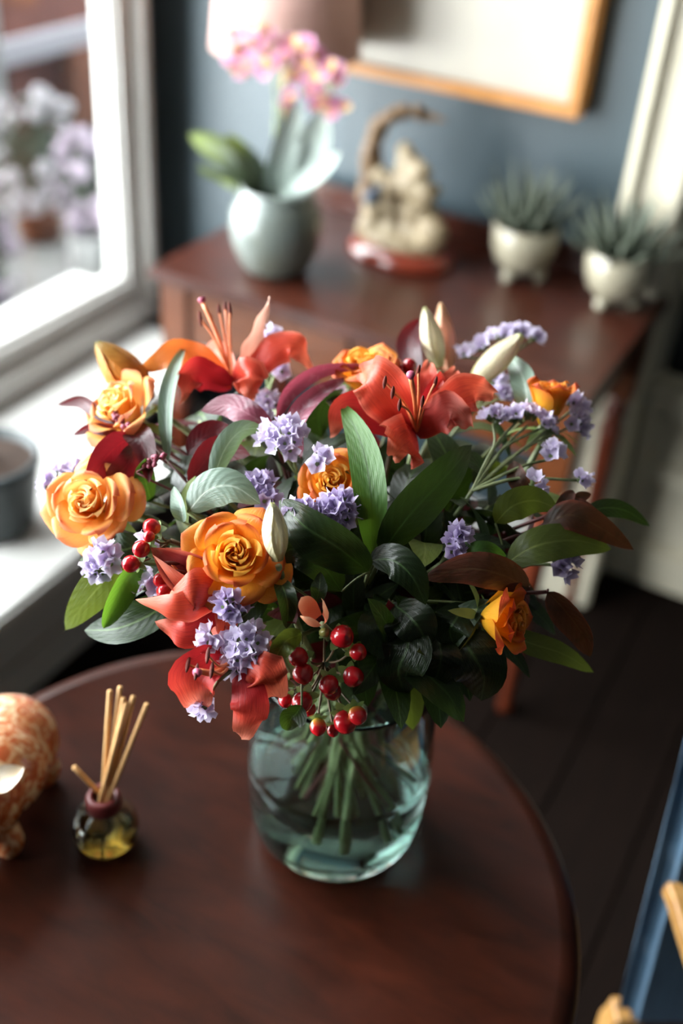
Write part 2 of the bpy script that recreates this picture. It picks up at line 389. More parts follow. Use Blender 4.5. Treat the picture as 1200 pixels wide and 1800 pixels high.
# ================================================================== THE ROOM
WY = 2.09                                      # blue wall
fl = structure(obj('floor', box_me('floor', (-2.2, -2.6, -.06), (2.6, 2.5, -.012), 'console_inner')))
for k in range(22):
    x0 = -1.25+.17*k
    o = box('plank', (x0, -2.5, -.012), (x0+.166, 2.4, 0), 'floor_plank', fl, .002)
structure(obj('ceiling', box_me('ceiling', (-2.0, -2.6, 2.75), (2.6, 2.5, 2.85), 'ceiling_paint')))
structure(obj('wall_back', box_me('wall_back', (-1.72, WY, 0), (-.42, WY+.2, 2.75), 'blue_wall')))
structure(obj('wall_right', box_me('wall_right', (2.5, -2.6, 0), (2.6, 2.5, 2.75), 'dim_wall')))
structure(obj('wall_front', box_me('wall_front', (-2.0, -2.6, 0), (2.6, -2.5, 2.75), 'dim_wall')))
# window wall: pier towards the blue wall, pier behind the viewer, lintel and the low wall under the bench
WX = -1.575
bm = bmesh.new()
def addbox(bm, lo, hi):
    r = bmesh.ops.create_cube(bm, size=1)['verts']; lo = np.array(lo); hi = np.array(hi)
    for v in r: v.co = Vector(tuple(np.array(v.co)*(hi-lo)+(hi+lo)/2))
addbox(bm, (WX-.06, 1.99, -.45), (WX, 9.6, 2.9)); addbox(bm, (WX-.2, -2.6, 0), (WX, -1.06, 2.75)); addbox(bm, (WX-.2, -1.06, 2.4), (WX, 2.0, 2.75))
addbox(bm, (WX-.2, -1.06, 0), (WX, 2.0, .38))
me = bpy.data.meshes.new('wall_left'); bm.to_mesh(me); bm.free(); me.materials.append(MATS['blue_wall']); structure(obj('wall_left', me))
# window bench: deep white board with its panel and a narrower run towards the corner
bench = structure(obj('trim_1', box_me('trim_1', (-1.24, -2.4, .0), (-1.225, 1.46, .367), 'white_paint')))
def slab(name, poly, z0, z1, mat, parent, bev=.008):
    bm = bmesh.new(); vs = [bm.verts.new((x, y, z0)) for x, y in poly]; f = bm.faces.new(vs)
    r = bmesh.ops.extrude_face_region(bm, geom=[f]); bmesh.ops.translate(bm, verts=[v for v in r['geom'] if isinstance(v, bmesh.types.BMVert)], vec=(0, 0, z1-z0))
    bmesh.ops.recalc_face_normals(bm, faces=bm.faces); bmesh.ops.bevel(bm, geom=bm.edges[:], offset=bev, segments=2, affect='EDGES')
    me = bpy.data.meshes.new(name); bm.to_mesh(me); bm.free(); me.materials.append(MATS[mat]); return obj(name, me, parent)
slab('bench_board', [(-1.57, -2.4), (-1.057, -2.4), (-1.057, 1.44), (-1.07, 1.475), (-1.11, 1.49), (-1.275, 1.49), (-1.275, 1.88), (-1.30, 1.92), (-1.34, 1.935), (-1.57, 1.935)], .367, .404, 'white_paint', bench)
box('baseboard', (-1.225, -2.4, 0), (-1.208, 1.46, .09), 'white_paint', bench, .004)
# window
win = structure(obj('window_1', box_me('window_1', (-1.70, -1.06, 2.36), (-1.50, 2.0, 2.44), 'white_paint', .006)))
box('bottom_rail', (-1.72, -.98, .404), (-1.50, 1.945, .478), 'white_paint', win, .01)
box('jamb', (-1.63, 1.950, .404), (-1.50, 1.99, 2.36), 'white_paint', win, .008)
box('jamb', (-1.68, -1.06, .404), (-1.50, -.98, 2.36), 'white_paint', win, .008)
box('sash_stile', (-1.565, 1.895, .478), (-1.522, 1.950, 2.36), 'white_paint', win, .012)
box('sash_rail', (-1.585, -.98, .478), (-1.515, 1.950, .530), 'white_paint', win, .012)
for y0 in (.90, -.07): box('mullion', (-1.585, y0, .478), (-1.515, y0+.07, 2.36), 'white_paint', win, .012)
for y0, y1 in ((.97, 1.895), (.0, .90), (-.98, -.07)):
    p = box('pane', (-1.548, y0, .530), (-1.542, y1, 2.36), 'window_glass', win)
structure(obj('baseboard_back', box_me('baseboard_back', (-1.57, WY-.018, 0), (-.5, WY, .13), 'white_paint', .004)))
# white door casing at the right and the cream panelling in the recess beside it
cas = structure(obj('trim_2', box_me('trim_2', (-.472, 2.03, 0), (-.365, 2.34, 2.75), 'cream_paint', .006)))
box('casing_bead', (-.472, 2.012, 0), (-.447, 2.03, 2.75), 'cream_paint', cas, .006)
box('casing_bead', (-.39, 2.015, .0), (-.362, 2.03, 2.75), 'cream_paint', cas, .006)
box('plinth_block', (-.476, 2.002, 0), (-.35, 2.03, .16), 'cream_paint', cas, .006)
dr = structure(obj('door_1', box_me('door_1', (-.365, 2.19, 0), (1.4, 2.24, .505), 'cream_paint')))
box('door_rail', (-.36, 2.165, .44), (1.4, 2.19, .505), 'cream_paint', dr, .006)
box('door_rail', (-.36, 2.172, .27), (1.4, 2.19, .315), 'cream_paint', dr, .005)
box('door_rail', (-.36, 2.165, .0), (1.4, 2.19, .10), 'cream_paint', dr, .006)
box('door_stile', (-.36, 2.168, .1), (-.315, 2.19, .44), 'cream_paint', dr, .006)
structure(obj('wall_recess', box_me('wall_recess', (-.7, 2.34, .0), (2.6, 2.4, 2.75), 'dim_wall')))
structure(obj('trim_3', box_me('trim_3', (-.365, 2.20, .70), (-.30, 2.34, 2.75), 'cream_paint', .006)))

# ================================================================== OUTSIDE THE WINDOW
GZ = -.42
structure(obj('patio_ground', box_me('patio_ground', (-9, -3, GZ-.05), (-1.8, 10, GZ), 'paving')))
gw = thing('brick_house', 'red brick house with pale stone band across the patio outside', 'building', (-4.2, 4.5, GZ))
box('wall', (-4.6, 2.6, GZ), (-4.2, 9.5, 3.6), 'brick', gw)
box('stone_band', (-4.2, 2.6, .10), (-4.12, 9.5, .21), 'cushion', gw, .01)
box('step', (-4.2, 2.6, GZ), (-3.95, 9.5, GZ+.10), 'slate_pot', gw, .01)
for y0 in (3.1, 4.75, 6.4): box('pilaster', (-4.2, y0, GZ+.1), (-4.10, y0+.30, .10), 'brick_orange', gw, .01)
for y0 in (3.5, 5.15): box('door', (-4.2, y0, GZ+.1), (-4.17, y0+.85, .10), 'plum_paint', gw, .01)
cn = thing('added_shade_roof', 'flat canopy roof on posts added unseen to shade patio', 'canopy', (-3, 5, GZ))  # roof out of view, added only to darken the patio
box('roof', (-3.90, 2.25, 2.5), (-1.85, 9.5, 2.58), 'cushion', cn, .01)
for x, y in ((-3.88, 9.4), (-1.95, 9.4), (-1.95, 6.0)): box('post', (x, y, GZ), (x+.08, y+.08, 2.5), 'cushion', cn, .005)
fc = thing('added_light_screen', 'tall grey timber screen added unseen to block patio light', 'light blocker', (-3.2, 2.15, GZ))  # boards out of view, added to keep sky light off the patio
for k in range(16): box('board', (-4.2+.12*k, 2.10, GZ), (-4.085+.12*k, 2.13, 2.5), 'wicker', fc, .004)
for x in (-4.2, -2.36): box('post', (x, 2.13, GZ), (x+.08, 2.18, 2.5), 'wicker', fc, .004)
pt = thing('patio_table', 'grey garden table with plants outside the window', 'table', (-2.5, 2.75, GZ))
box('table_top', (-2.95, 2.15, -.05), (-2.02, 3.5, -.01), 'paving_pale', pt, .008)
box('edge_strip', (-2.02, 2.15, -.055), (-2.0, 3.5, -.005), 'brick_orange', pt, .004)
for dx in (-2.9, -2.12):
    for dy in (2.2, 3.4): box('leg', (dx, dy, GZ), (dx+.05, dy+.05, -.05), 'wicker', pt, .004)
wp = thing('white_planter', 'white cylindrical pot with pale pink flowers outside the window', 'planter', (-2.30, 2.68, -.01))
lathe('pot', [(0, 0), (.06, 0), (.066, .21), (.060, .213), (.058, .19), (0, .19)], 'white_paint', (-2.30, 2.68, -.01), wp, 28)
def bushy(t, c, r, n, nb, bcol):
    V, F = [], []
    for k in range(n):
        d = nrm(rng.normal(size=3)); q = np.array(c)+d*np.array(r)*rng.uniform(.4, 1); a = nrm(rng.normal(size=3)); b = nrm(np.cross(d, a)); i = len(V); s = .028
        V += [q-a*s, q+b*s*.5, q+a*s, q-b*s*.5]; F.append((i, i+1, i+2, i+3))
    o = obj('foliage', me_from('foliage', V, F, 'shrub_green'), t); o['kind'] = 'stuff'
    V, F = [], []
    for k in range(nb):
        d = nrm(rng.normal(size=3)); ball_geo(np.array(c)+d*np.array(r)*rng.uniform(.8, 1.1), rng.uniform(.014, .034), V, F, 6, 4)
    o = obj('blossom', me_from('blossom', V, F, bcol), t); o['kind'] = 'stuff'
bushy(wp, (-2.32, 2.70, .36), (.11, .11, .15), 120, 40, 'blossom')
for lab, c, r, n, nb, col in (('grey green bushy plant in dark tub outside at far left', (-2.42, 2.30, .22), (.10, .15, .24), 260, 36, 'blossom'), ('loose plant with white blossoms in clay tub behind the table plants', (-2.75, 2.95, .30), (.16, .20, .20), 260, 60, 'blossom_white')):
    t = thing('potted_shrub', lab, 'potted plant', (c[0], c[1], -.01))
    lathe('tub', [(0, 0), (.07, 0), (.085, .10), (.078, .10), (0, .09)], 'slate_pot' if nb < 50 else 'brick_orange', (c[0], c[1], -.01), t, 24)
    bushy(t, c, r, n, nb, col)
sg = thing('white_board', 'white framed board standing on the patio at far left', 'board', (-3.3, 3.35, GZ))
for y0, y1, z0, z1 in ((3.05, 3.40, .62, .70), (3.05, 3.40, .02, .10), (3.34, 3.40, GZ, .62), (3.05, 3.11, GZ, .62)): box('board_frame', (-3.33, y0, z0), (-3.28, y1, z1), 'white_paint', sg, .005)
box('board_panel', (-3.315, 3.11, .10), (-3.295, 3.34, .62), 'cushion', sg)

# ================================================================== CONSOLE TABLE
TZ = .75
con = thing('console_table', 'dark mahogany console table with turned legs against the blue wall', 'console table', (-.777, 1.81, 0))
slab('top', [(-1.21, 1.562), (-.344, 1.562), (-.344, 2.05), (-1.21, 2.05)], TZ-.022, TZ, 'mahogany', con, .006)
box('backboard', (-1.19, 2.032, TZ), (-.364, 2.05, TZ+.055), 'mahogany', con, .005)
box('front_apron', (-1.135, 1.595, .60), (-.42, 1.61, TZ-.022), 'console_front', con, .003)
for x0, x1 in ((-1.115, -.79), (-.765, -.44)):
    d = box('drawer', (x0, 1.588, .615), (x1, 1.598, TZ-.032), 'console_front', con, .003)
    obj('knob', lathe_me('knob', [(0, 0), (.005, 0), (.006, .008), (.012, .014), (.012, .02), (0, .024)], 'mahogany_leg', 16), d, frame_to((0, -1, 0), ((x0+x1)/2, 1.588, .665)))
box('back_apron', (-1.135, 2.005, .60), (-.42, 2.02, TZ-.022), 'console_front', con, .003)
for x0 in (-1.175, -.40): box('side_apron', (x0, 1.63, .60), (x0+.015, 2.0, TZ-.022), 'console_front', con, .003)
lp_ = [(0, 0), (.016, 0), (.017, .02), (.012, .04), (.0155, .06), (.013, .09), (.018, .30), (.022, .44), (.024, .47), (.016, .485), (.024, .50), (.024, .51), (.016, .525), (.024, .545), (0, .545)]
lm = lathe_me('leg', lp_, 'mahogany_leg', 20)
for x in (-1.165, -.39):
    for y in (1.61, 2.01):
        l_ = obj('leg', lm, con, Matrix.Translation((x, y, 0)))
        bx = obj('leg_block', box_me('leg_block', (x-.03, y-.024, .54), (x+.03, y+.024, TZ-.022), 'console_front', .003), l_)

# picture with oak frame, leaning slightly off the wall
pic = thing('framed_picture', 'large pale picture in a thin oak frame on the blue wall', 'picture', (-.98, WY, 1.04))
pz0, pz1, px0, px1, fw = 1.035, 1.75, -1.21, -.585, .022
box('bottom_rail', (px0, WY-.055, pz0), (px1, WY-.012, pz0+fw), 'frame_oak', pic, .002)
box('top_rail', (px0, WY-.055, pz1-fw), (px1, WY-.005, pz1), 'frame_oak', pic, .002)
box('side_rail', (px0, WY-.055, pz0+fw), (px0+fw, WY-.005, pz1-fw), 'frame_oak', pic, .002)
box('side_rail', (px1-fw, WY-.055, pz0+fw), (px1, WY-.005, pz1-fw), 'frame_oak', pic, .002)
box('print', (px0+fw, WY-.04, pz0+fw), (px1-fw, WY-.01, pz1-fw), 'passepartout', pic)
# table lamp with pink shade
lx, ly = -1.128, 1.91
lamp = thing('table_lamp', 'table lamp with dusty pink cloth shade standing behind the orchid', 'lamp', (lx, ly, TZ))
lathe('base', [(0, 0), (.05, 0), (.05, .008), (.02, .016), (.008, .03), (0, .03)], 'brass', (lx, ly, TZ), lamp)
tube('stem', [(lx, ly, TZ+.02), (lx, ly, TZ+.45)], .006, 'brass', lamp, 4, 10)
lathe('shade', [(.142, .338), (.118, .60), (.116, .60), (.140, .338)], 'shade_cloth', (lx, ly, TZ), lamp, 56, True)
lathe('lamp_socket', [(0, .40), (.016, .40), (.016, .46), (.0, .46)], 'brass', (lx, ly, TZ), lamp, 20)

# ---------------------------------------------------------------- orchid
ox, oy = -1.012, 1.700
orc = thing('potted_orchid', 'pink orchid with wide strap leaves in grey green glazed pot', 'potted plant', (ox, oy, TZ))
pp = [(0, 0), (.05, 0), (.064, .012), (.080, .05), (.086, .085), (.083, .115), (.072, .138), (.066, .147), (.068, .157), (.064, .160), (.060, .150), (.062, .12), (0, .115)]
lathe('pot', pp, 'celadon', (ox, oy, TZ), orc, 48)
V, F = [], []
ball_geo((ox, oy, TZ+.118), (.062, .062, .02), V, F, 20, 8, .04); obj('bark', me_from('bark', V, F, 'soil'), orc)
ob = np.array([ox, oy, TZ+.14])
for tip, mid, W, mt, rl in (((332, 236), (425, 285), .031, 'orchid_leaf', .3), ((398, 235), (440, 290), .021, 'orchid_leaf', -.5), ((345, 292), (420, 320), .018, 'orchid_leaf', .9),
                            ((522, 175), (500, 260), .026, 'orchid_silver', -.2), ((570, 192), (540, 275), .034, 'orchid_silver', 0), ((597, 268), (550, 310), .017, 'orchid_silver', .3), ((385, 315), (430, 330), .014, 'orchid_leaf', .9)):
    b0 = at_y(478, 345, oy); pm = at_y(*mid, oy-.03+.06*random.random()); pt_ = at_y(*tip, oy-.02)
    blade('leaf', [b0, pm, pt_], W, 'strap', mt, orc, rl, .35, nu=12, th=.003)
def petal_me(name, L, W, kind, mat, bend=.3, cup=.2):
    C = [np.array([L*u, 0, bend*L*u*u]) for u in np.linspace(0, 1, 7)]
    V, F, UV = blade_geo(np.array(C), W, kind, np.array([0, 0, 1.]), 0, cup, nv=4)
    return me_from(name, V, F, mat, UV)
opm = petal_me('petal', .019, .0095, 'oval', 'orchid_petal', .1); olm = petal_me('lip', .018, .010, 'oval', 'orchid_lip', .8)
stalk1 = [ob, at_y(483, 250, oy), at_y(485, 170, oy), at_y(470, 100, oy-.02), at_y(420, 75, oy-.06)]
stalk2 = [ob, at_y(492, 250, oy+.01), at_y(500, 150, oy), at_y(545, 110, oy-.03), at_y(585, 165, oy-.06)]
tube('flower_stalk', stalk1, .0025, 'stem_green', orc, 20); tube('flower_stalk', stalk2, .0025, 'stem_green', orc, 20)
for u, v in ((400, 75), (455, 68), (425, 90), (405, 105), (430, 128), (470, 95), (500, 95), (508, 75), (535, 100), (560, 100), (545, 120), (520, 140), (540, 165), (570, 150), (600, 140), (600, 185), (585, 200), (555, 185), (505, 185), (415, 62), (440, 55), (470, 58), (488, 75), (415, 118), (440, 108), (462, 120), (480, 112), (520, 88), (540, 78), (528, 118), (548, 145), (575, 120), (590, 128), (560, 165), (510, 165), (575, 185), (590, 180), (450, 82)):
    c = at_y(u, v, oy-.05+.04*random.random()); d = cdir(random.uniform(-.7, .5), random.uniform(-.1, .7), .8)
    fm = frame_to(d, c, random.uniform(.8, 1.15), random.random()*6)
    fo = obj('flower', lathe_me('flower_heart', [(0, -.002), (.003, 0), (.002, .004), (0, .005)], 'orchid_lip', 8), orc, fm)
    for k in range(5): obj('petal', opm, fo, fm @ Matrix.Rotation(2*PI*k/5, 4, 'Z') @ Matrix.Scale(.8+.25*(k in (1, 4)), 4))
    obj('lip', olm, fo, fm @ Matrix.Rotation(2*PI*.5/5, 4, 'Z'))

# ---------------------------------------------------------------- resin figurine
fx, fy = -.845, 1.90
fig = thing('figurine', 'cream resin figurine with arched tree trunk on red wooden plinth', 'figurine', (fx, fy, TZ))
pm = lathe_me('plinth', [(0, 0), (.108, 0), (.112, .008), (.108, .018), (.098, .022), (.095, .028), (0, .028)], 'red_plinth', 48)
obj('plinth', pm, fig, Matrix.Translation((fx, fy, TZ)) @ Matrix.Diagonal((1, .68, 1, 1)))
def fpt(u, v, o=0): return at_y(u, v, fy+o)
balls = []
for u, v, r in ((655, 405, .035), (690, 415, .04), (730, 415, .04), (760, 410, .03), (660, 370, .03), (690, 370, .03), (735, 370, .035), (650, 340, .022), (725, 330, .032), (745, 345, .025), (720, 295, .03), (738, 305, .024), (712, 265, .018), (765, 335, .014), (690, 330, .026), (668, 310, .022), (755, 380, .022)):
    p = fpt(u, v, random.uniform(-.02, .01)); balls.append((p, (r, r*.75, r)))
balls.append(((fx, fy, TZ+.035), (.085, .052, .022)))
fuse('rock_scene', balls, .005, 'resin_cream', fig)
tube('tree_trunk', [fpt(650, 350), fpt(652, 300), fpt(655, 255), fpt(672, 215), fpt(705, 198), (fpt(740, 202)), fpt(783, 212)], lambda u: .021*(1-u)**.8+.004+.002*math.sin(u*31), 'resin_bark', fig, 40, 10)
for u, v in ((660, 230), (690, 203), (712, 193), (735, 195), (648, 270)):
    V, F = [], []; ball_geo(fpt(u, v, -.012), .011, V, F, 8, 6, .12); obj('bark_knot', me_from('bark_knot', V, F, 'resin_bark'), fig)
for k, (u, v, rx, rz_) in enumerate(((652, 348, .018, .013), (664, 332, .010, .009))):
    V, F = [], []; ball_geo(fpt(u, v, -.045), (rx, .011, rz_), V, F, 12, 8); obj('bird_body' if k == 0 else 'bird_head', me_from('bird', V, F, 'bird_blue'), fig)

# ---------------------------------------------------------------- two succulents in footed pots
def succulent(label, x, y, s, nl, spread):
    t = thing('potted_succulent', label, 'potted plant', (x, y, TZ), 'spiky succulents on the console')
    prof = [(0, .014), (.030, .016), (.048, .034), (.057, .062), (.059, .098), (.055, .101), (.052, .085), (0, .082)]
    lathe('pot', [(r*s, z*s) for r, z in prof], 'stone_glaze', (x, y, TZ), t, 44)
    fm = lathe_me('foot', [(0, 0), (.008*s, 0), (.0125*s, .009*s), (.011*s, .02*s), (0, .024*s)], 'stone_glaze', 16)
    for k in range(3):
        a = -PI/2-.25+2*PI*k/3; obj('foot', fm, t, Matrix.Translation((x+.036*s*math.cos(a), y+.036*s*math.sin(a), TZ)))
    lathe('soil', [(0, .088*s), (.03*s, .087*s), (.0525*s, .084*s)], 'soil', (x, y, TZ), t, 24)
    for k in range(nl):
        u = (k+.5)/nl; a = k*2.39996; el = math.radians(82-spread*u**.7); L = s*(.095+.03*random.random())*(1-.15*u)
        d = np.array([math.cos(a)*math.cos(el), math.sin(a)*math.cos(el), math.sin(el)]); b0 = np.array([x, y, TZ+.085*s])+d*np.array([1, 1, 0])*.014*s
        p2 = b0+d*L; p1 = b0+d*L*.5+np.array([d[0], d[1], 0])*.012*s; p2 = p2+np.array([0, 0, .012*s])
        blade('leaf', [b0, p1, p2], .0105*s, 'aloe', 'haworthia', t, 0, .5, nu=6, nv=4, th=.004, N0=nrm(np.array([-d[0]*.6, -d[1]*.6, 1.])))
succulent('taller spiky grey green succulent in footed stone pot, beside the figurine', -.618, 1.952, 1.06, 38, 52)
succulent('lower spiky succulent in footed stone pot, beside the door casing', -.430, 1.94, 1.06, 38, 66)

# ---------------------------------------------------------------- pot on the window bench
pb_ = at_z(0, 945, .404)
bx_, by_ = float(pb_[0])-.03, float(pb_[1])+.02
bp = thing('potted_tree', 'slate grey pot with a slim woody trunk on the window bench', 'potted plant', (bx_, by_, .404))
lathe('pot', [(0, 0), (.055, 0), (.072, .02), (.088, .13), (.092, .135), (.092, .15), (.084, .152), (.082, .13), (0, .125)], 'slate_pot', (bx_, by_, .404), bp, 40)
lathe('soil', [(0, .138), (.05, .137), (.083, .133)], 'soil', (bx_, by_, .404), bp, 24)
tube('trunk', [(bx_-.01, by_, .537), (bx_-.012, by_+.005, .75), (bx_-.02, by_, .95), (bx_-.04, by_-.03, 1.15)], (.016, .010), 'trunk', bp, 14, 9)
for k in range(9):
    a = k*2.4; b0 = np.array([bx_-.035, by_-.03, 1.0+.017*k]); tip = b0+np.array([math.cos(a)*.12-.06, math.sin(a)*.12-.06, .05]);
    blade('leaf', [b0, (b0+tip)/2+[0, 0, .03], tip], .02, 'leaf', 'leaf_green', bp, 0, .1, nu=8, nv=4, N0=(0, 0, 1))

# ================================================================== ROUND TABLE
tc, tr, tz = (-.344, .521), .322, .74
tab = thing('round_table', 'small round dark mahogany table carrying the bouquet', 'table', (tc[0], tc[1], 0))
lathe('table_top', [(0, -.026), (tr-.012, -.030), (tr-.003, -.024), (tr, -.014), (tr-.0015, -.0075), (tr-.006, -.0028), (tr-.012, -.0006), (tr-.018, 0), (tr-.022, -.0004), (tr-.024, -.0012), (0, -.0012)], 'table_wood', (tc[0], tc[1], tz+.0012), tab, 128)
lathe('pedestal', [(0, .05), (.05, .05), (.055, .12), (.03, .18), (.026, .30), (.042, .42), (.045, .50), (.028, .60), (.06, .70), (.075, .714), (0, .714)], 'mahogany_leg', (tc[0], tc[1], 0), tab, 32)
for k in range(3):
    a = 2*PI*k/3+.5; e = np.array([math.cos(a), math.sin(a), 0]); c0 = np.array([tc[0], tc[1], 0])
    tube('foot', [c0+e*.03+[0, 0, .13], c0+e*.12+[0, 0, .09], c0+e*.22+[0, 0, .03], c0+e*.27+[0, 0, .016]], (.022, .015), 'mahogany_leg', tab, 12, 10)

# ================================================================== ARMCHAIR at the right
ch = thing('armchair', 'wooden armchair with ribbed blue fabric standing beside round table', 'armchair', (.30, .86, 0))
A = math.radians(31); ex = np.array([math.cos(A), math.sin(A), 0]); ey = np.array([-math.sin(A), math.cos(A), 0]); c0 = np.array([.007, .829, 0])
CH = Matrix([[ex[0], ey[0], 0, c0[0]], [ex[1], ey[1], 0, c0[1]], [0, 0, 1, 0], [0, 0, 0, 1]])
def cbox(name, lo, hi, mat, bev, parent=None): return obj(name, box_me(name, lo, hi, mat, bev), ch if parent is None else parent, CH)
def clean_slab(name, rows, mat, bev=.015):
    """rows: rectangles (list of four corner points) lofted one after the other"""
    V = [p for r in rows for p in r]; F = [(0, 1, 2, 3)[::-1]]
    n = len(rows)
    for k in range(n-1):
        for j in range(4): F.append((4*k+j, 4*k+(j+1) % 4, 4*k+4+(j+1) % 4, 4*k+4+j))
    F.append(tuple(4*(n-1)+j for j in range(4)))
    me = me_from(name, V, F, mat, smooth=False); bm = bmesh.new(); bm.from_mesh(me); bmesh.ops.recalc_face_normals(bm, faces=bm.faces)
    bmesh.ops.bevel(bm, geom=[e for e in bm.edges], offset=bev, segments=3, affect='EDGES'); bm.to_mesh(me); bm.free()
    return obj(name, me, ch, CH)
# local: x = across (into the frame's right), y = away, chair faces -y ; backrest slab at y ~ .0.. .06
clean_slab('backrest', [[(0, -.012, .37), (.56, -.012, .37), (.56, 0.023, .37), (0, 0.023, .37)], [(0, .005, .50), (.56, .005, .50), (.56, 0.043, .50), (0, 0.043, .50)], [(0, .024, .64), (.56, .024, .64), (.56, 0.063, .64), (0, 0.063, .64)], [(0, .060, .86), (.56, .060, .86), (.56, 0.093, .86), (0, 0.093, .86)], [(.015, .08, .95), (.545, .08, .95), (.545, .125, .95), (.015, .125, .95)]], 'blue_fabric', .018)
clean_slab('seat_cushion', [[(.05, -.50, .30), (.52, -.50, .30), (.52, -.015, .27), (.05, -.015, .27)], [(.05, -.50, .41), (.52, -.50, .41), (.52, -.015, .38), (.05, -.015, .38)]], 'blue_fabric', .03)
for s in (0, 1):
    sx = (lambda x: x) if s == 0 else (lambda x: .565-x)
    rows = [(.0, .012, .016, .615), (.0, -.012, .036, .618), (-.002, -.05, .054, .62), (-.004, -.16, .062, .62), (.0, -.36, .056, .612), (.01, -.46, .034, .606)]
    R = [[(sx(x), y, z-.011), (sx(x+w_), y, z-.011), (sx(x+w_), y, z+.011), (sx(x), y, z+.011)] for x, y, w_, z in rows]
    clean_slab('armrest', R, 'oak', .005)
    clean_slab('rear_leg', [[(sx(.0), .0, .368), (sx(.034), .0, .368), (sx(.034), .036, .368), (sx(.0), .036, .368)], [(sx(.005), .06, 0), (sx(.028), .06, 0), (sx(.028), .085, 0), (sx(.005), .085, 0)]], 'oak', .004)
    clean_slab('front_leg', [[(sx(.012), -.44, .60), (sx(.042), -.44, .60), (sx(.042), -.41, .60), (sx(.012), -.41, .60)], [(sx(.015), -.47, 0), (sx(.036), -.47, 0), (sx(.036), -.445, 0), (sx(.015), -.445, 0)]], 'oak', .004)
    clean_slab('side_rail', [[(sx(.014), -.44, .27), (sx(.034), -.44, .27), (sx(.034), -.44, .31), (sx(.014), -.44, .31)], [(sx(.014), .07, .25), (sx(.034), .07, .25), (sx(.034), .07, .29), (sx(.014), .07, .29)]], 'oak', .004)

# ================================================================== REED DIFFUSER
dq = at_z(188, 1478, tz); dx, dy = float(dq[0]), float(dq[1])
dif = thing('reed_diffuser', 'small round glass reed diffuser with dark red collar', 'diffuser', (dx, dy, tz+.0005))
L0 = tz+.0005
lathe('bottle', [(0, 0), (.018, 0), (.024, .003), (.0290, .011), (.0305, .021), (.0285, .032), (.022, .041), (.014, .046), (.012, .049), (.0098, .049), (.0105, .045), (.019, .039), (.0255, .031), (.0275, .021), (.026, .012), (.021, .006), (0, .0045)], 'bottle_glass', (dx, dy, L0), dif, 48)
lathe('fragrance_oil', [(0, .0040), (.0214, .0055), (.0265, .0117), (.0280, .0200), (0, .0202)], 'oil', (dx, dy, L0), dif, 40)
lathe('collar', [(.0100, .0465), (.0145, .0465), (.0155, .049), (.0155, .060), (.0135, .064), (.0100, .064)], 'collar', (dx, dy, L0), dif, 36, True)
for tip, b in (((193, 1215), (-.003, .004)), ((211, 1208), (.002, .004)), ((217, 1228), (.004, .0)), ((234, 1225), (.004, .003)), ((258, 1238), (.006, -.001)), ((130, 1348), (-.006, .002)), ((222, 1236), (.0, -.004))):
    tp = at(*tip, .93 if tip[0] > 150 else .985); foot = np.array([dx-(tp[0]-dx)*.22+b[0]*.3, dy-(tp[1]-dy)*.22+b[1]*.3, L0+.008])
    nk = np.array([dx+b[0], dy+b[1], L0+.06])
    d_ = nrm(tp-nk); ft = nk-d_*.045
    ft = np.array([dx+np.clip(ft[0]-dx, -.018, .018), dy+np.clip(ft[1]-dy, -.018, .018), max(ft[2], L0+.009)])
    tube('reed', [ft, nk, tp], .0021, 'reed', dif, 8, 8)

# ================================================================== CERAMIC PIG
pg = at_z(12, 1500, tz)
pgx, pgy = float(pg[0])-.030, float(pg[1])+.016
pig = thing('ceramic_pig', 'ceramic pig figurine with orange scrolling pattern at the table edge', 'figurine', (pgx, pgy, tz))
m_, nt_, b_ = newmat('pig_glaze')
vn = nt_.nodes.new('ShaderNodeTexNoise'); vn.inputs['Scale'].default_value = 58; vn.inputs['Detail'].default_value = 4; vn.inputs['Distortion'].default_value = 2.2
tcn = nt_.nodes.new('ShaderNodeTexCoord'); nt_.links.new(tcn.outputs['Object'], vn.inputs['Vector'])
nt_.links.new(ramp(nt_, vn.outputs['Fac'], [(.40, '#a5502c'), (.5, '#bd7548'), (.64, '#d8bc98')]), b_.inputs['Base Color'])
b_.inputs['Roughness'].default_value = .25; b_.inputs['Coat Weight'].default_value = .4
plain('pig_ear', '#e2d6c4', .25, '#d0b898', 40, coat=.4)
fw_ = nrm([.35, -.94, 0]); sd_ = np.array([-fw_[1], fw_[0], 0]); pc = np.array([pgx, pgy, tz])
def pp_(f, s, z): return pc+fw_*f+sd_*s+np.array([0, 0, z])
fuse('body', [(pp_(-.045, 0, .062), (.048, .052, .046)), (pp_(-.015, 0, .064), (.050, .052, .047)), (pp_(.02, 0, .066), (.042, .042, .042)), (pp_(.045, 0, .060), (.030, .030, .030)), (pp_(.062, 0, .050), (.019, .019, .019)),
              (pp_(.025, .026, .02), (.015, .015, .022)), (pp_(.025, -.026, .02), (.015, .015, .022)), (pp_(-.06, .028, .02), (.016, .016, .022)), (pp_(-.06, -.028, .02), (.016, .016, .022))], .004, 'pig_glaze', pig)
for s in (1, -1):
    blade('ear', [pp_(.030, .020*s, .096), pp_(.030, .036*s, .112), pp_(.026, .052*s, .122)], .013, 'leaf', 'pig_ear', pig, 0, .4, nu=8, nv=4, th=.004, N0=nrm(fw_+np.array([0, 0, .6])))
lathe_s = lathe_me('snout', [(0, 0), (.013, 0), (.015, .004), (.014, .010), (.009, .012), (0, .011)], 'pig_glaze', 20)
obj('snout', lathe_s, pig, frame_to(fw_+np.array([0, 0, -.35]), pp_(.072, 0, .047)))

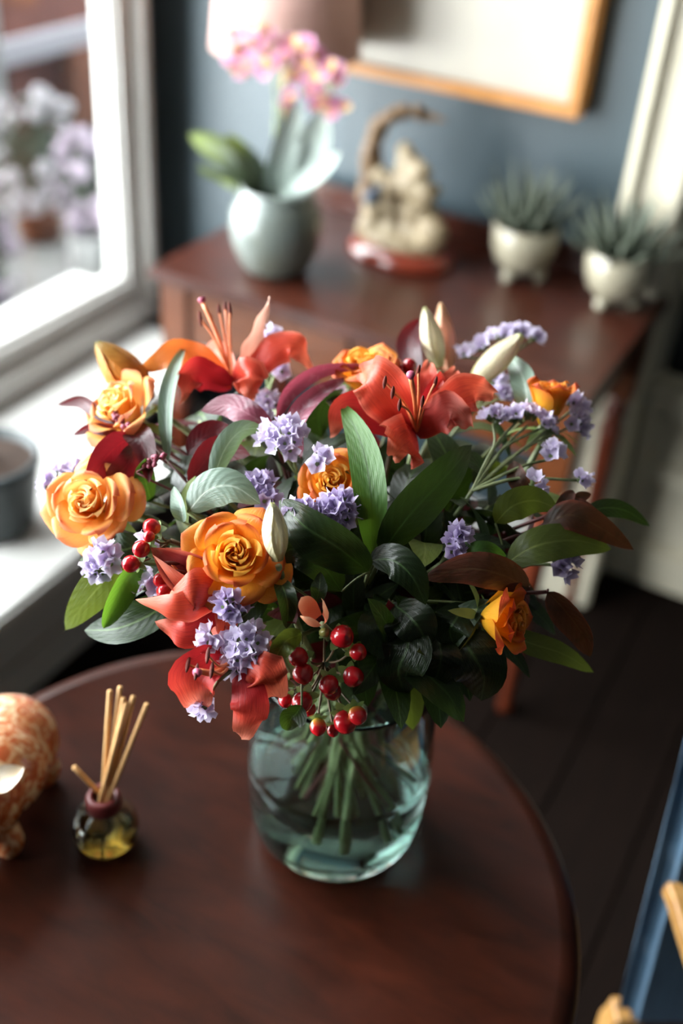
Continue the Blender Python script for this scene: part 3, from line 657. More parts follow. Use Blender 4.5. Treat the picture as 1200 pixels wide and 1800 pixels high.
# ================================================================== VASE AND WATER
vx, vy = -.292, .632
Z0 = tz+.0005
outer = [(0, 0), (.050, .0), (.062, .003), (.071, .010), (.077, .022), (.081, .045), (.083, .08), (.0828, .12), (.080, .16), (.077, .19), (.0755, .208), (.0765, .2115)]
inner = [(.0748, .2125), (.073, .209), (.0742, .19), (.0768, .16), (.0795, .12), (.0798, .08), (.0778, .048), (.0725, .030), (.064, .021), (.045, .0165), (0, .015)]
vase = tag(lathe('glass_vase', outer+inner, 'vase_glass', (vx, vy, Z0), None, 72), 'clear pale glass vase holding the flower bouquet on round table', 'vase')
wat = [(0, .0144), (.0452, .0160), (.0646, .0204), (.0732, .0295), (.0785, .0478), (.0805, .08), (.0803, .108), (0, .108)]
tag(lathe('vase_water', wat, 'water', (vx, vy, Z0), None, 72), 'clear water filling the lower half of the glass vase', 'water')
VAX = np.array([vx, vy, 0])

# ================================================================== THE BOUQUET
foot_k = [0]
def stem_path(head, dirn=None, lift=.05, deep=True):
    """from the foot in the vase through the narrow neck up to the flower's base"""
    k = foot_k[0]; foot_k[0] += 1
    head = np.asarray(head, float); h = head-VAX; hr = math.hypot(h[0], h[1])+1e-6; e = np.array([h[0]/hr, h[1]/hr, 0])
    j = rng.normal(size=2)*.010
    nr = min(.052, .016+.14*hr)
    neck = VAX+e*nr+np.array([j[0], j[1], Z0+.215]); nk = neck-VAX; q = math.hypot(nk[0], nk[1])
    if q > .060: neck[:2] = VAX[:2]+nk[:2]*.060/q
    a = math.atan2(-e[1], -e[0])+rng.normal()*.8; fr = rng.uniform(.012, .060)
    zf = rng.uniform(.026, .07) if fr < .045 else rng.uniform(.05, .085)
    if not deep: fr = min(fr, .04); zf = rng.uniform(.135, .185)
    foot = VAX+np.array([math.cos(a)*fr, math.sin(a)*fr, Z0+zf])
    mid = neck+(head-neck)*.5+np.array([0, 0, lift*min(1, hr/.2)])
    if dirn is not None: mid = .55*mid+.45*(head-np.asarray(dirn)*.07)
    return [foot, (foot+neck)/2+np.array([0, 0, .004]), neck, mid, head]
def stem(t, path, r0, r1, mat): return tube('stem', path, (r0, r1), mat, t, 22, 7)
def plant(name, label, cat, head, dirn=None, r=(.0032, .002), mat='stem_green', group=None, lift=.05, deep=None):
    P = stem_path(head, dirn, lift, deep if deep is not None else (cat not in ('foliage',) or foot_k[0] % 4 == 0) and (cat != 'flower' or name != 'statice_sprig' or foot_k[0] % 2 == 0)); t = thing(name, label, cat, P[0], group); stem(t, P, r[0], r[1], mat); return t

# ---- roses
def rose_petal(L, a, D, r0, spiral, roll, tipw, h0=0, nu=11, nv=12, phase=0.0, curlv=0.0):
    V, UV, F = [], [], []
    a = [math.radians(x) for x in a]; r, z = r0, h0; rz = []
    us = [1-(1-k/nu)**1.9 for k in range(nu+1)]
    for k in range(nu+1):
        u = us[k]; an = a[0]*(1-u)*(1-2*u)+a[1]*4*u*(1-u)+a[2]*u*(2*u-1); rz.append((r, z, an))
        if k < nu: r += math.sin(an)*L*(us[k+1]-u); z += math.cos(an)*L*(us[k+1]-u)
    for k in range(nu+1):
        u = us[k]; r, z, an = rz[k]; w_ = D*(max(0, 1-u**5))**.5*(.35+.65*min(1, u*1.9)**.8) if tipw else D*(max(0, 1-u**7))**.5
        for j in range(nv+1):
            v = 2*j/nv-1; th = v*w_
            dr = spiral*v + roll*(v*v)*(u**2.5); rr = max(.004, r+dr*math.cos(an)); zz = z-dr*math.sin(an)*.8-(.06*L*v*v*u**2)
            zz += .018*L*math.sin(2.6*v+phase+4*u)*u
            V.append((rr*math.cos(th), rr*math.sin(th), zz)); UV.append((u if abs(v) < .9 else min(1, u+.03), (v+1)/2))
    m = nv+1
    for k in range(nu):
        for j in range(nv): F.append((k*m+j, k*m+j+1, (k+1)*m+j+1, (k+1)*m+j))
    return V, F, UV
RM = {}
def rose_rings(o):
    return [(3, .62, (12, 2, -14), 2.3, .05, .10, 0, 0, .25), (3, .68, (24, 4, -6), 1.75, .06, .09, .02, 0, .22), (4, .74, (34, 8, 2), 1.35, .07, .07, .03, 0, .16), (4, .82, (48*o, 14*o, 12*o), 1.1, .08, .05, .06, 1, .10),
            (5, .92, (60*o, 26*o, 42*o), .95, .09, .03, .10, 1, .04), (5, 1.02, (78*o, 44*o, 84*o), .80, .10, .02, .16, 1, .0), (4, 1.12, (92*o, 64*o, 112*o), .66, .10, .01, .20, 1, -.03)]
def rose_meshes(key, o, mat):
    if key in RM: return RM[key]
    out = []
    for ri, (n, L, a, D, r0, sp, rl, tw, h0) in enumerate(rose_rings(o)):
        mt = mat+'_heart' if ri < 4 else mat
        out.append([me_from('petal', *(lambda V, F, UV: (V, F, mt, UV))(*rose_petal(L, a, D, r0, sp, rl, tw, h0, phase=ph)))  for ph in (0., 2.1)])
    RM[key] = out; return out
def rose(label, u, v, off, rad, facing, mat, opened=1.0, rings=(0, 1, 2, 3, 4, 5, 6), spin=0., stem_m='stem_green', leaf=None):
    c = bq(u, v, off); d = cdir(*facing); base = c-d*rad*.55
    t = plant('rose', label, 'flower', base-d*.012, d, (.0034, .0026), stem_m, 'roses in the bouquet')
    fm = frame_to(d, base, rad, spin); ms = rose_meshes((mat, opened), opened, mat)
    for ri in rings:
        n = rose_rings(opened)[ri][0]
        for k in range(n):
            R_ = Matrix.Rotation(2*PI*(k+.5*(ri % 2)+.13*random.uniform(-1, 1))/n+ri*.6, 4, 'Z')
            tl = Matrix.Rotation(random.uniform(-.06, .06)*(ri/3), 4, 'Y')
            obj('petal', ms[ri][k % 2], t, fm @ R_ @ tl @ Matrix.Scale(random.uniform(.95, 1.05), 4))
    hip = obj('hip', lathe_me('hip', [(0, -.35), (.10, -.34), (.17, -.22), (.16, -.06), (.10, .05), (0, .06)], 'stem_green', 14), t, fm)
    for k in range(5):
        a = 2*PI*k/5+.3; e = np.array([math.cos(a), math.sin(a)])
        C = crom([np.array([e[0]*.10, e[1]*.10, -.05]), np.array([e[0]*.45, e[1]*.45, -.12]), np.array([e[0]*.85, e[1]*.85, -.35])], 7)
        V, F, UV = blade_geo(C, .12, 'leaf', np.array([e[0], e[1], 1.0]), nv=2); obj('sepal', me_from('sepal', V, F, 'sepal', UV), t, fm)
    return t
rose('large open apricot rose at the far left of the bouquet', 154, 884, -.008, .0375, (-.22, .18, .95), 'rose_apricot', 1.0, spin=.4)
rose('open orange rose beside the white lily bud at front', 414, 975, -.018, .0365, (.02, .22, .97), 'rose_orange', .93, spin=1.2)
rose('golden orange rose half hidden behind lilac statice in the middle', 585, 848, .008, .031, (-.1, .35, .93), 'rose_orange', .85, (0, 1, 2, 3, 4, 5), spin=.2)
rose('yellow orange rose with red edges facing right, low on right side', 892, 1085, -.018, .036, (.84, .0, .5), 'rose_amber', .62, (0, 1, 2, 3, 4, 5), spin=.9)
rose('yellow and red rosebud at the upper right rim of the bouquet', 966, 702, -.012, .041, (.1, .9, .3), 'rose_amber', .5, (0, 1, 2, 3, 4), spin=.9)
rose('blurred yellow orange rose at the back behind the coral lily', 640, 648, .02, .040, (-.1, .8, .5), 'rose_orange', .7, (0, 1, 2, 3, 4, 5), spin=.5)
rose('pale apricot rose under the orange lily bud at upper left', 208, 718, -.005, .040, (-.5, .45, .65), 'rose_apricot', .78, (0, 1, 2, 3, 4, 5), spin=2.)

# ---- lilies
def lily(label, cen, off, petals, axis, stamens=(), pistil=None, mat='lily_coral', base_off=.02, kind='lily'):
    """petals: (tip, mid, width, material, roll, cup, ruffle) with image positions and depth offsets to the lily's heart"""
    t0 = dep(*cen)+off; c = at(*cen, t0); d = cdir(*axis)
    t = plant('lily', label, 'flower', c-d*base_off, d, (.0042, .003), 'stem_green', 'lilies in the bouquet')
    for tip, mid, W, mt, rl, cup, ruf in petals:
        b0 = c+nrm(at(mid[0], mid[1], t0+mid[2])-c)*.003
        b = blade('petal', [c-d*.004, at(mid[0], mid[1], t0+mid[2]), at(tip[0], tip[1], t0+tip[2])], W, kind, mt or mat, t, rl, cup, -.12 if cup > 0 else .12, ruf, nu=20, nv=8, rf=7)
    for tip, dz in stamens:
        tp = at(*tip, t0+dz); md = c+(tp-c)*.5+d*.008
        s_ = tube('stamen', [c, md, tp], (.0012, .0009), 'filament', t, 8, 6)
        ax = nrm(np.cross(tp-c, d)+.4*d); V, F = tube_geo([tp-ax*.0065, tp, tp+ax*.0065], lambda q: .0016*math.sin(PI*min(.97, max(.03, q)))**.5, 6, 6); obj('anther', me_from('anther', V, F, 'anther'), s_)
    if pistil:
        tip, dz = pistil; tp = at(*tip, t0+dz); p_ = tube('pistil', [c, c+(tp-c)*.5+d*.006, tp], (.0014, .0020), 'filament', t, 8, 7)
        obj('stigma', lathe_me('stigma', [(0, -.001), (.002, 0), (.0033, .003), (.003, .0045), (0, .005)], 'stigma', 10), p_, frame_to(tp-c, tp))
    return t
lily('coral lily with tall stamens at back left, petals curling', (408, 668), .03, [
    ((318, 710, -.03), (340, 655, -.02), .0125, 'lily_red', .3, .4, .35), ((236, 660, .0), (318, 624, .0), .0125, 'lily_orange', -.2, .4, .25), ((474, 522, -.01), (437, 610, .0), .0095, 'lily_pale', -.7, .6, .2),
    ((550, 655, .0), (505, 603, -.01), .0125, 'lily_coral', .3, -.5, .35), ((440, 715, -.035), (435, 660, -.035), .0135, 'lily_coral', .1, -.6, .35), ((358, 625, .03), (380, 622, .025), .011, 'lily_pale', 0, .4, .2)],
    (-.1, .9, .3), [((352, 560), -.01), ((385, 548), .0), ((396, 543), .01), ((404, 545), -.01), ((372, 566), .005)], ((357, 533), .0))
lily('large open coral lily facing forward right of the centre', (732, 758), .0, [
    ((632, 655, .008), (662, 672, -.018), .0185, None, .1, .35, .2), ((752, 632, .03), (748, 690, .012), .0135, 'lily_red', 0, .5, .25), ((800, 645, .03), (778, 690, .010), .0125, 'lily_red', -.1, .5, .25), ((874, 690, .0), (815, 690, -.01), .015, None, -.25, .45, .4),
    ((832, 752, -.01), (788, 718, -.018), .0135, 'lily_pink', -.3, .4, .45), ((690, 806, -.02), (712, 778, -.028), .019, None, .2, -.35, .4), ((580, 770, .01), (618, 718, .0), .0135, 'lily_red', .2, .3, .2)],
    (.05, .55, .83), [((676, 672), -.035), ((690, 690), -.04), ((735, 652), -.03), ((765, 672), -.025), ((742, 706), -.045), ((702, 712), -.045)], ((722, 664), -.045))
lily('half opened red lily pointing left beside the orange rose', (395, 1045), .0, [
    ((264, 962, -.01), (330, 1010, -.012), .0150, 'lily_dark', .0, .95, .08), ((268, 975, -.018), (335, 1035, -.022), .0060, 'lily_coral', .2, -.3, .05), ((290, 962, -.004), (350, 985, -.01), .0060, 'lily_coral', -.2, -.3, .05),
    ((238, 1054, -.015), (320, 1072, -.030), .0115, 'lily_coral', .5, -.5, .1), ((292, 1052, -.02), (345, 1038, -.032), .0140, 'lily_coral', .1, -.55, .1),
    ((272, 1092, .0), (335, 1108, -.008), .0145, 'lily_red', .2, -.5, .2), ((392, 1135, -.01), (398, 1090, -.012), .009, 'lily_coral', .4, .2, .1), ((338, 975, -.005), (370, 1000, -.008), .0115, 'lily_coral', -.2, .4, .1)],
    (-.9, .1, .35), [((300, 990), -.016), ((312, 1005), -.018)], None)
lily('drooping red lily hanging below the lilac statice at front', (415, 1155), -.03, [
    ((352, 1238, .004), (345, 1185, -.018), .0165, 'lily_red', -.2, .6, .2), ((424, 1300, -.005), (440, 1235, -.022), .0140, 'lily_red', .1, -.4, .3), ((492, 1228, -.0), (462, 1185, -.022), .0160, 'lily_coral', -.3, -.5, .3),
    ((478, 1130, .01), (445, 1140, .0), .012, 'lily_red', 0, .3, .1), ((365, 1115, .01), (392, 1130, .0), .012, 'lily_red', 0, .3, .1)],
    (-.1, -.75, .6), [((330, 1168), -.02), ((345, 1181), -.03), ((365, 1152), -.025), ((372, 1178), -.03)], ((352, 1180), -.028), kind='blunt')
# ---- buds
def bud(label, base, tip, off, W, mat, sep=0.0, tips=None, group='lily buds in the bouquet', n=6):
    t0 = dep((base[0]+tip[0])/2, (base[1]+tip[1])/2)+off
    p0 = at(*base, t0+.012); p1 = at(*tip, t0-.004); d = nrm(p1-p0); L = np.linalg.norm(p1-p0)
    t = plant('lily_bud', label, 'flower bud', p0-d*.004, d, (.0032, .0024), 'stem_green', group)
    x = nrm(np.cross(d, [.2, .4, .9])); y = np.cross(d, x)
    for k in range(n):
        a = 2*PI*k/n; e = math.cos(a)*x+math.sin(a)*y; rr = W*(.92 if k % 2 else 1.0)
        P = [p0+e*rr*.35, p0+d*L*.25+e*rr*.85, p0+d*L*.55+e*rr*.95, p0+d*L*.85+e*rr*(.5+sep*.6), p1+e*rr*(.12+sep)+d*(L*.02*(k % 2))]
        blade('petal', P, W*.66, 'strap', mat, t, 0, -.35, nu=10, nv=4, N0=e)
    return t
bud('closed creamy white lily bud upright beside the front orange rose', (488, 985), (478, 884), -.028, .0092, 'bud_white')
bud('greenish white lily bud standing upright behind the coral lily', (772, 645), (746, 541), .03, .0098, 'bud_white')
bud('salmon pink lily bud standing just behind the greenish white bud', (788, 650), (774, 533), .05, .0095, 'bud_pink')
bud('slender cream lily bud leaning right above the coral lily', (828, 675), (916, 590), .0, .0112, 'bud_white', .12)
bud('orange green lily bud pointing up at the upper left', (262, 705), (170, 602), -.01, .0165, 'bud_orange')
bud('small salmon bud opening towards the viewer above red berries', (562, 1092), (543, 1064), -.03, .0100, 'bud_salmon', .85, n=3)

# ---- statice
def floret_me(seed, mat):
    g = np.random.default_rng(seed); V, F, UV = [(0, 0, -.25)], [], [(0, .3)]; nr, ns = 4, 15
    for i in range(1, nr+1):
        q = i/nr
        for j in range(ns):
            a = 2*PI*j/ns; r = q*(1+.16*math.cos(5*a)*q); z = -.25+.85*q**1.3+.28*q*q*math.cos(5*a+1.2)+g.normal()*.17*q
            V.append((r*math.cos(a), r*math.sin(a), z)); UV.append((q, .3))
    for j in range(ns): F.append((0, 1+j, 1+(j+1) % ns))
    for i in range(nr-1):
        for j in range(ns): F.append((1+i*ns+j, 1+(i+1)*ns+j, 1+(i+1)*ns+(j+1) % ns, 1+i*ns+(j+1) % ns))
    return me_from('floret', V, F, mat, UV)
FL = [floret_me(k, 'statice') for k in range(4)]; FV = [floret_me(k+9, 'statice_violet') for k in range(4)]
calyx_me = lathe_me('calyx', [(0, -1.3), (.25, -1.25), (.5, -.5), (.62, .1), (.3, .2), (0, .2)], 'statice_green', 8)
def statice(label, heads, off=0., violet=False, group='lilac statice sprigs', joint=None):
    """heads: (u, v, radius in pixels, number of florets, facing)"""
    pts = []
    for u, v, rp, n, fc in heads:
        t0 = dep(u, v)+off; pts.append((at(u, v, t0), cdir(*fc), rp*t0/FPX, n))
    j = (sum(p[0]-p[1]*.05 for p in pts)/len(pts)) if joint is None else bq(joint[0], joint[1], off+joint[2])
    t = plant('statice_sprig', label, 'flower', j, None, (.0022, .0016), 'stem_green', group)
    for c, d, R_, n in pts:
        near = sorted(pts, key=lambda p: np.linalg.norm(p[0]-c))[:3] if len(pts) > 4 else [(c,)]
        md = j+(sum(p[0] for p in near)/len(near)-j)*.52+np.array([0, 0, .002])
        b_ = tube('branch', [j, md, c-d*R_*.75], (.0014, .0011), 'stem_green', t, 8, 6)
        V, F = [], []
        x = nrm(np.cross(d, [.2, .4, .9])); y = np.cross(d, x); fr = .0060 if n > 2 else .0068
        for k in range(n):
            q = math.sqrt((k+.5)/n); a = k*2.39996+u; e = math.cos(a)*x+math.sin(a)*y
            p = c+e*R_*q*.86+d*R_*(.45*(1-q*q)-.15)+rng.normal(size=3)*.0008
            nd = nrm(d+e*q*.9+rng.normal(size=3)*.22)
            fm = frame_to(nd, p, fr*random.uniform(.85, 1.2), random.random()*6)
            f_ = obj('floret', (FV if violet else FL)[k % 4], t, fm)
            obj('calyx', calyx_me, f_, fm @ Matrix.Translation((0, 0, -.25)) @ Matrix.Diagonal((.55, .55, .75, 1)))
    return t
up = (0, .6, .7); ft = (0, .2, .95)
statice('bright lilac statice cluster below the mauve leaves, left of centre', [(500, 765, 40, 15, (0, .5, .8)), (470, 765, 20, 4, (-.6, .4, .6)), (562, 804, 17, 4, (.4, .4, .8))], -.015)
statice('lilac statice in front of the golden rose in the middle', [(597, 893, 36, 15, (.2, .3, .9)), (535, 897, 22, 6, (-.4, .4, .8)), (560, 905, 14, 3, (0, .2, .9)), (515, 895, 12, 2, (-.5, .3, .7))], -.012, True)
statice('large pale lilac statice cluster hanging below the front orange rose', [(428, 1150, 46, 19, ft), (440, 1128, 36, 9, (.2, .4, .9)), (365, 1125, 22, 5, (-.5, .2, .8))], -.035)
statice('small violet statice pair just under the front orange rose', [(398, 1058, 20, 5, (-.2, .4, .8)), (414, 1076, 16, 4, (.2, .3, .9))], -.03, True)
statice('lilac statice cluster below the large apricot rose at left', [(168, 1000, 22, 5, (-.2, 0, .9)), (160, 985, 16, 3, (-.6, .2, .7)), (192, 985, 16, 3, (.3, .2, .9)), (182, 965, 13, 2, (.1, .6, .7))], -.005, joint=(215, 985, .03))
statice('pale lilac statice peeping out behind the large apricot rose', [(82, 848, 20, 5, (-.7, .4, .5)), (105, 828, 24, 6, (-.3, .8, .5)), (135, 824, 16, 4, (.1, .8, .5))], .03)
statice('lone lilac statice head at the tip of the drooping red lily', [(360, 1242, 17, 5, (-.4, -.1, .9))], -.05, joint=(385, 1195, -.01))
statice('blurred lilac statice between the petals of the back left lily', [(465, 600, 22, 6, (-.2, .8, .5)), (482, 588, 14, 3, (.3, .8, .4)), (490, 645, 12, 2, (.2, .4, .8))], .045)
statice('shadowed lilac statice behind the curled mauve leaves', [(470, 705, 22, 6, (0, .5, .8)), (465, 725, 14, 3, (0, .3, .9))], .04)
statice('dark violet statice in shade above the front orange rose', [(455, 855, 30, 9, (-.1, .5, .8)), (470, 880, 18, 4, (.2, .4, .8))], .015, True)
statice('tall branching lilac statice sprig on the right side', [(867, 730, 20, 5, (0, .95, .3)), (925, 728, 28, 9, (-.1, .95, .3)), (958, 742, 22, 6, (.6, .7, .3)), (905, 728, 18, 4, (-.3, .9, .3)), (1012, 712, 22, 7, (.3, .5, .8)), (1018, 745, 24, 8, (.6, .2, .8)), (975, 795, 18, 4, (.2, .8, .5)), (945, 852, 16, 4, (.6, .1, .7)), (1025, 842, 15, 3, (.6, .2, .7))], 0., joint=(830, 862, .02))
statice('lilac statice arc behind the slender cream lily bud', [(850, 605, 20, 5, (-.3, .8, .4)), (885, 588, 24, 6, (0, .9, .4)), (915, 582, 20, 5, (.2, .9, .4)), (938, 594, 13, 3, (.6, .6, .4)), (815, 616, 14, 3, (0, .9, .4))], .05)
statice('violet statice spike on the dark right flank of the bouquet', [(806, 940, 16, 5, (.3, .5, .8)), (800, 968, 18, 5, (.5, .2, .8))], -.005, True, joint=(775, 990, .03))
statice('small violet statice tip low at the right edge', [(1002, 980, 14, 3, (.5, .4, .7)), (993, 1000, 12, 3, (.3, -.2, .9))], .01, True, joint=(930, 992, .02))
statice('tiny lilac statice florets beside the left red berries', [(268, 1014, 9, 2, (-.2, .3, .9)), (252, 1036, 8, 1, ft), (278, 1035, 10, 2, ft), (258, 948, 9, 2, ft)], .0, joint=(300, 1000, .02))
statice('blurred lilac statice behind the long mauve leaf', [(585, 695, 20, 5, (0, .7, .6)), (885, 690, 16, 4, (.2, .7, .6)), (875, 668, 12, 3, (.2, .7, .6))], .05)

# ---- hypericum berries
bm_v, bm_f = [], []
def berry_me(mat, name='berry'):
    prof = [(0, -1.0), (.45, -.92), (.80, -.55), (.98, -.05), (.92, .45), (.66, .85), (.3, 1.06), (.08, 1.18), (0, 1.2)]
    me = lathe_me(name, prof, mat, 15)
    for v in me.vertices:                                   # three soft lobes
        a = math.atan2(v.co.y, v.co.x); k = 1+.035*math.cos(3*a); v.co.x *= k; v.co.y *= k
    return me
m2, nt2, b2 = newmat('berry_blush'); tc2 = nt2.nodes.new('ShaderNodeTexCoord'); sx2 = nt2.nodes.new('ShaderNodeSeparateXYZ'); nt2.links.new(tc2.outputs['Generated'], sx2.inputs[0])
nt2.links.new(ramp(nt2, sx2.outputs[2], [(.1, '#c9b04a'), (.4, '#cc6a34'), (.62, '#b8151e')]), b2.inputs['Base Color']); b2.inputs['Roughness'].default_value = .22; b2.inputs['Coat Weight'].default_value = .4
plain('berry_green', '#8a8f4a', .35, '#7a6a3a', 60)
BM = berry_me('berry_red'); BB = berry_me('berry_blush'); BG = berry_me('berry_green')
sp_me = petal_me('calyx_leaf', 1.25, .42, 'oval', 'sepal', -.15, .1)
def berries(label, items, off, joint, cz=.0):
    j = bq(joint[0], joint[1], off+joint[2])
    t = plant('hypericum_sprig', label, 'berries', j, None, (.0024, .0018), 'stem_brown', 'red hypericum sprigs')
    jc = np.array(j)
    for u, v, rp, kind, fc, dz in items:
        t0 = dep(u, v)+off+dz-.012
        c = at(u, v, t0); r = rp*t0/FPX*1.08; d = cdir(*fc); fm = frame_to(d, c, r, random.random()*6)
        b_ = obj('berry', {'r': BM, 'y': BB, 'g': BG}[kind], t, fm)
        for k in range(5): obj('sepal', sp_me, b_, fm @ Matrix.Translation((0, 0, -1.02)) @ Matrix.Rotation(2*PI*k/5, 4, 'Z'))
        base = c-d*r
        tube('twig', [jc, jc+(base-jc)*.5-np.array([0, 0, .004]), base-d*.003, base], .0009, 'stem_brown', t, 8, 5)
    return t
berries('cluster of shiny red hypericum berries in front of the vase', [
    (601, 1119, 20, 'r', (.2, .2, .9), 0), (629, 1146, 15, 'y', (.3, 0, .9), .004), (620, 1189, 18, 'r', (.4, -.1, .9), 0), (578, 1203, 17, 'r', (-.1, -.5, .8), -.006), (584, 1215, 15, 'r', (.2, -.6, .7), .004),
    (525, 1155, 17, 'r', (-.3, .1, .9), 0), (533, 1184, 18, 'r', (-.1, -.2, .9), -.006), (490, 1206, 16, 'r', (-.4, -.3, .8), -.004), (502, 1231, 12, 'r', (-.2, -.5, .8), 0), (532, 1233, 18, 'r', (-.3, -.4, .8), -.008), (542, 1245, 13, 'r', (.1, -.6, .7), .004),
    (559, 1277, 14, 'y', (0, -.8, .5), -.004), (585, 1284, 10, 'r', (.1, -.8, .5), 0), (607, 1268, 20, 'r', (.1, -.6, .7), -.004), (628, 1257, 16, 'y', (.3, -.5, .7), -.012), (570, 1112, 9, 'g', (0, .3, .9), .004)], -.01, (570, 1165, .03))
berries('red hypericum berries beside the large apricot rose at left', [(267, 927, 15, 'y', (-.3, .3, .8), 0), (262, 943, 10, 'y', (-.2, .2, .9), -.006), (249, 965, 15, 'r', (-.4, 0, .9), -.004), (231, 991, 15, 'r', (-.5, -.1, .8), -.004)], -.008, (300, 950, .02))
berries('pair of red hypericum berries tucked behind the half open lily', [(282, 1020, 12, 'r', (-.4, .2, .8), .0), (290, 1040, 14, 'r', (-.3, 0, .9), -.003)], .004, (330, 1030, .03))
berries('two red hypericum berries at the back above the coral lily', [(697, 652, 12, 'r', (-.2, .6, .7), 0), (719, 645, 13, 'r', (.1, .7, .6), 0)], .03, (712, 690, .03))

# ---- foliage set by hand: every entry is one leaf (points u, v, extra depth), width, material, roll, cup, fold
def foliage(label, leaves, name='leafy_branch', cat='foliage', stem_m='stem_dark', group='leafy foliage stems', off=0.):
    l0 = leaves[0][0][0]; j = bq(l0[0], l0[1], off+l0[2]+.012)
    t = plant(name, label, cat, j, None, (.0022, .0015), stem_m, group)
    for k, (pts, W, mt, rl, cup, fold) in enumerate(leaves):
        P = [bq(p[0], p[1], off+p[2]) for p in pts]
        blade('leaf', P, W, 'leaf', mt, t, rl, cup, fold, .03, nu=14, nv=6)
        if np.linalg.norm(P[0]-j) > .004: tube('leaf_stalk', [j, (j+P[0])/2+np.array([0, 0, .002]), P[0]], .0009, stem_m, t, 5, 5)
    return t
foliage('narrow upright grey green leaf beside the back left lily', [([(296, 815, .02), (293, 720, -.01), (305, 655, -.01), (326, 606, .0)], .0075, 'leaf_grey_sheen', .35, .3, .25)])
foliage('pale folded leaf arching left of the lilac statice', [([(372, 850, .0), (395, 790, -.015), (425, 757, -.015), (466, 753, .0)], .0105, 'leaf_grey_sheen', -.3, -.5, .2)])
foliage('broad leaf with painted pale sheen above the front orange rose', [([(330, 900, .0), (365, 862, -.015), (410, 855, -.018), (458, 886, -.005)], .0165, 'leaf_grey_sheen', .2, -.3, .1)])
foliage('small curled grey green leaf beside the left berries', [([(322, 918, .01), (318, 890, 0), (305, 855, .0)], .0075, 'leaf_grey_sheen', .6, .4, .3)])
foliage('bright green upright leaf in the centre of the bouquet', [([(655, 980, .02), (652, 870, -.02), (635, 780, -.025), (600, 706, -.01)], .0140, 'leaf_bright', .1, .15, .15)])
foliage('very large dark green leaf right of the centre', [([(668, 975, .01), (720, 905, -.02), (785, 835, -.025), (830, 782, -.01)], .0185, 'leaf_deep_shade', -.35, -.12, .12)])
foliage('large dark glossy leaf below the golden rose', [([(648, 1005, .01), (590, 960, -.012), (535, 925, -.02), (490, 880, -.01)], .022, 'leaf_deep_shade', .5, .1, .15), ([(600, 1040, .02), (560, 985, .0), (515, 965, .0), (480, 990, .0)], .016, 'leaf_deep_shade', 0, .1, .1)])
foliage('dark grey leaf with pale edge pointing down right of centre', [([(648, 985, .005), (690, 985, -.015), (725, 1015, -.02), (748, 1064, -.01)], .0145, 'leaf_deep_shade', -.2, -.15, .12)])
foliage('light olive leaf at lower left edge of the bouquet', [([(225, 1000, .02), (190, 1015, .0), (150, 1060, .0), (114, 1108, .012)], .0165, 'leaf_olive', .1, -.1, .05)])
foliage('folded green leaf beside the light olive leaf', [([(248, 990, .01), (220, 1020, -.01), (198, 1065, -.012), (182, 1105, -.005)], .0115, 'leaf_bright', .5, .3, .35)])
foliage('long dark green glossy leaf at the lower left', [([(320, 1040, .02), (265, 1080, .005), (205, 1105, .0), (148, 1108, .01)], .0165, 'leaf_green', -.25, .2, .15)])
foliage('pale upright leaf behind the tall branching statice', [([(925, 735, .03), (925, 690, .01), (915, 655, .01), (893, 625, .02)], .0120, 'leaf_grey_sheen', .2, .3, .2)])
foliage('dark green leaf pointing right beyond the brown leaf', [([(1020, 905, .02), (1060, 893, .01), (1100, 898, .015), (1142, 925, .02)], .0085, 'leaf_green', .2, -.2, .15)])
foliage('broad olive leaf under the brown leaf at right', [([(890, 990, .02), (940, 960, .0), (1010, 950, .0), (1075, 966, .01)], .0160, 'leaf_olive', .2, -.15, .1), ([(870, 920, .02), (900, 890, .0), (940, 880, .0), (980, 895, .0)], .014, 'leaf_olive', -.2, -.1, .1)])
foliage('long olive leaf with lit tip at the lower right', [([(860, 1100, .02), (930, 1130, .01), (990, 1150, .005), (1043, 1182, .01)], .0110, 'leaf_olive', .3, -.1, .1)])
foliage('small bright leaf above the brown spotted leaf', [([(800, 990, .01), (830, 970, -.01), (860, 965, -.01), (890, 978, .0)], .0075, 'leaf_bright', .3, -.2, .2)])
foliage('large shaded leaves hanging over the right side of the vase', [([(800, 1110, .0), (830, 1150, -.02), (850, 1190, -.02), (845, 1232, -.01)], .024, 'leaf_deep_shade', .1, -.1, .1), ([(720, 1100, .0), (715, 1140, -.02), (700, 1180, -.02), (712, 1222, -.01)], .022, 'leaf_deep_shade', -.2, -.1, .1),
         ([(770, 1120, .0), (775, 1150, -.02), (770, 1180, -.02), (755, 1215, -.01)], .018, 'leaf_deep_shade', .2, -.1, .1)])
foliage('rounded shaded leaves in the dark middle of the bouquet', [([(690, 1060, .02), (720, 1085, -.01), (740, 1110, -.015), (750, 1140, -.01)], .018, 'leaf_deep_shade', .1, -.1, .1), ([(670, 1070, .02), (665, 1100, -.01), (680, 1130, -.01), (700, 1150, -.01)], .018, 'leaf_deep_shade', .1, -.1, .1),
         ([(820, 1060, .02), (800, 1090, -.01), (790, 1110, -.01), (800, 1140, -.01)], .017, 'leaf_deep_shade', -.1, -.1, .1)])
foliage('small green leaves around the front red berries', [([(530, 1115, .0), (505, 1125, -.03), (490, 1145, -.035), (482, 1165, -.03)], .009, 'leaf_olive', .2, .2, .2), ([(530, 1240, -.05), (520, 1255, -.055), (510, 1265, -.055), (505, 1285, -.05)], .010, 'leaf_green', .2, .2, .2)])
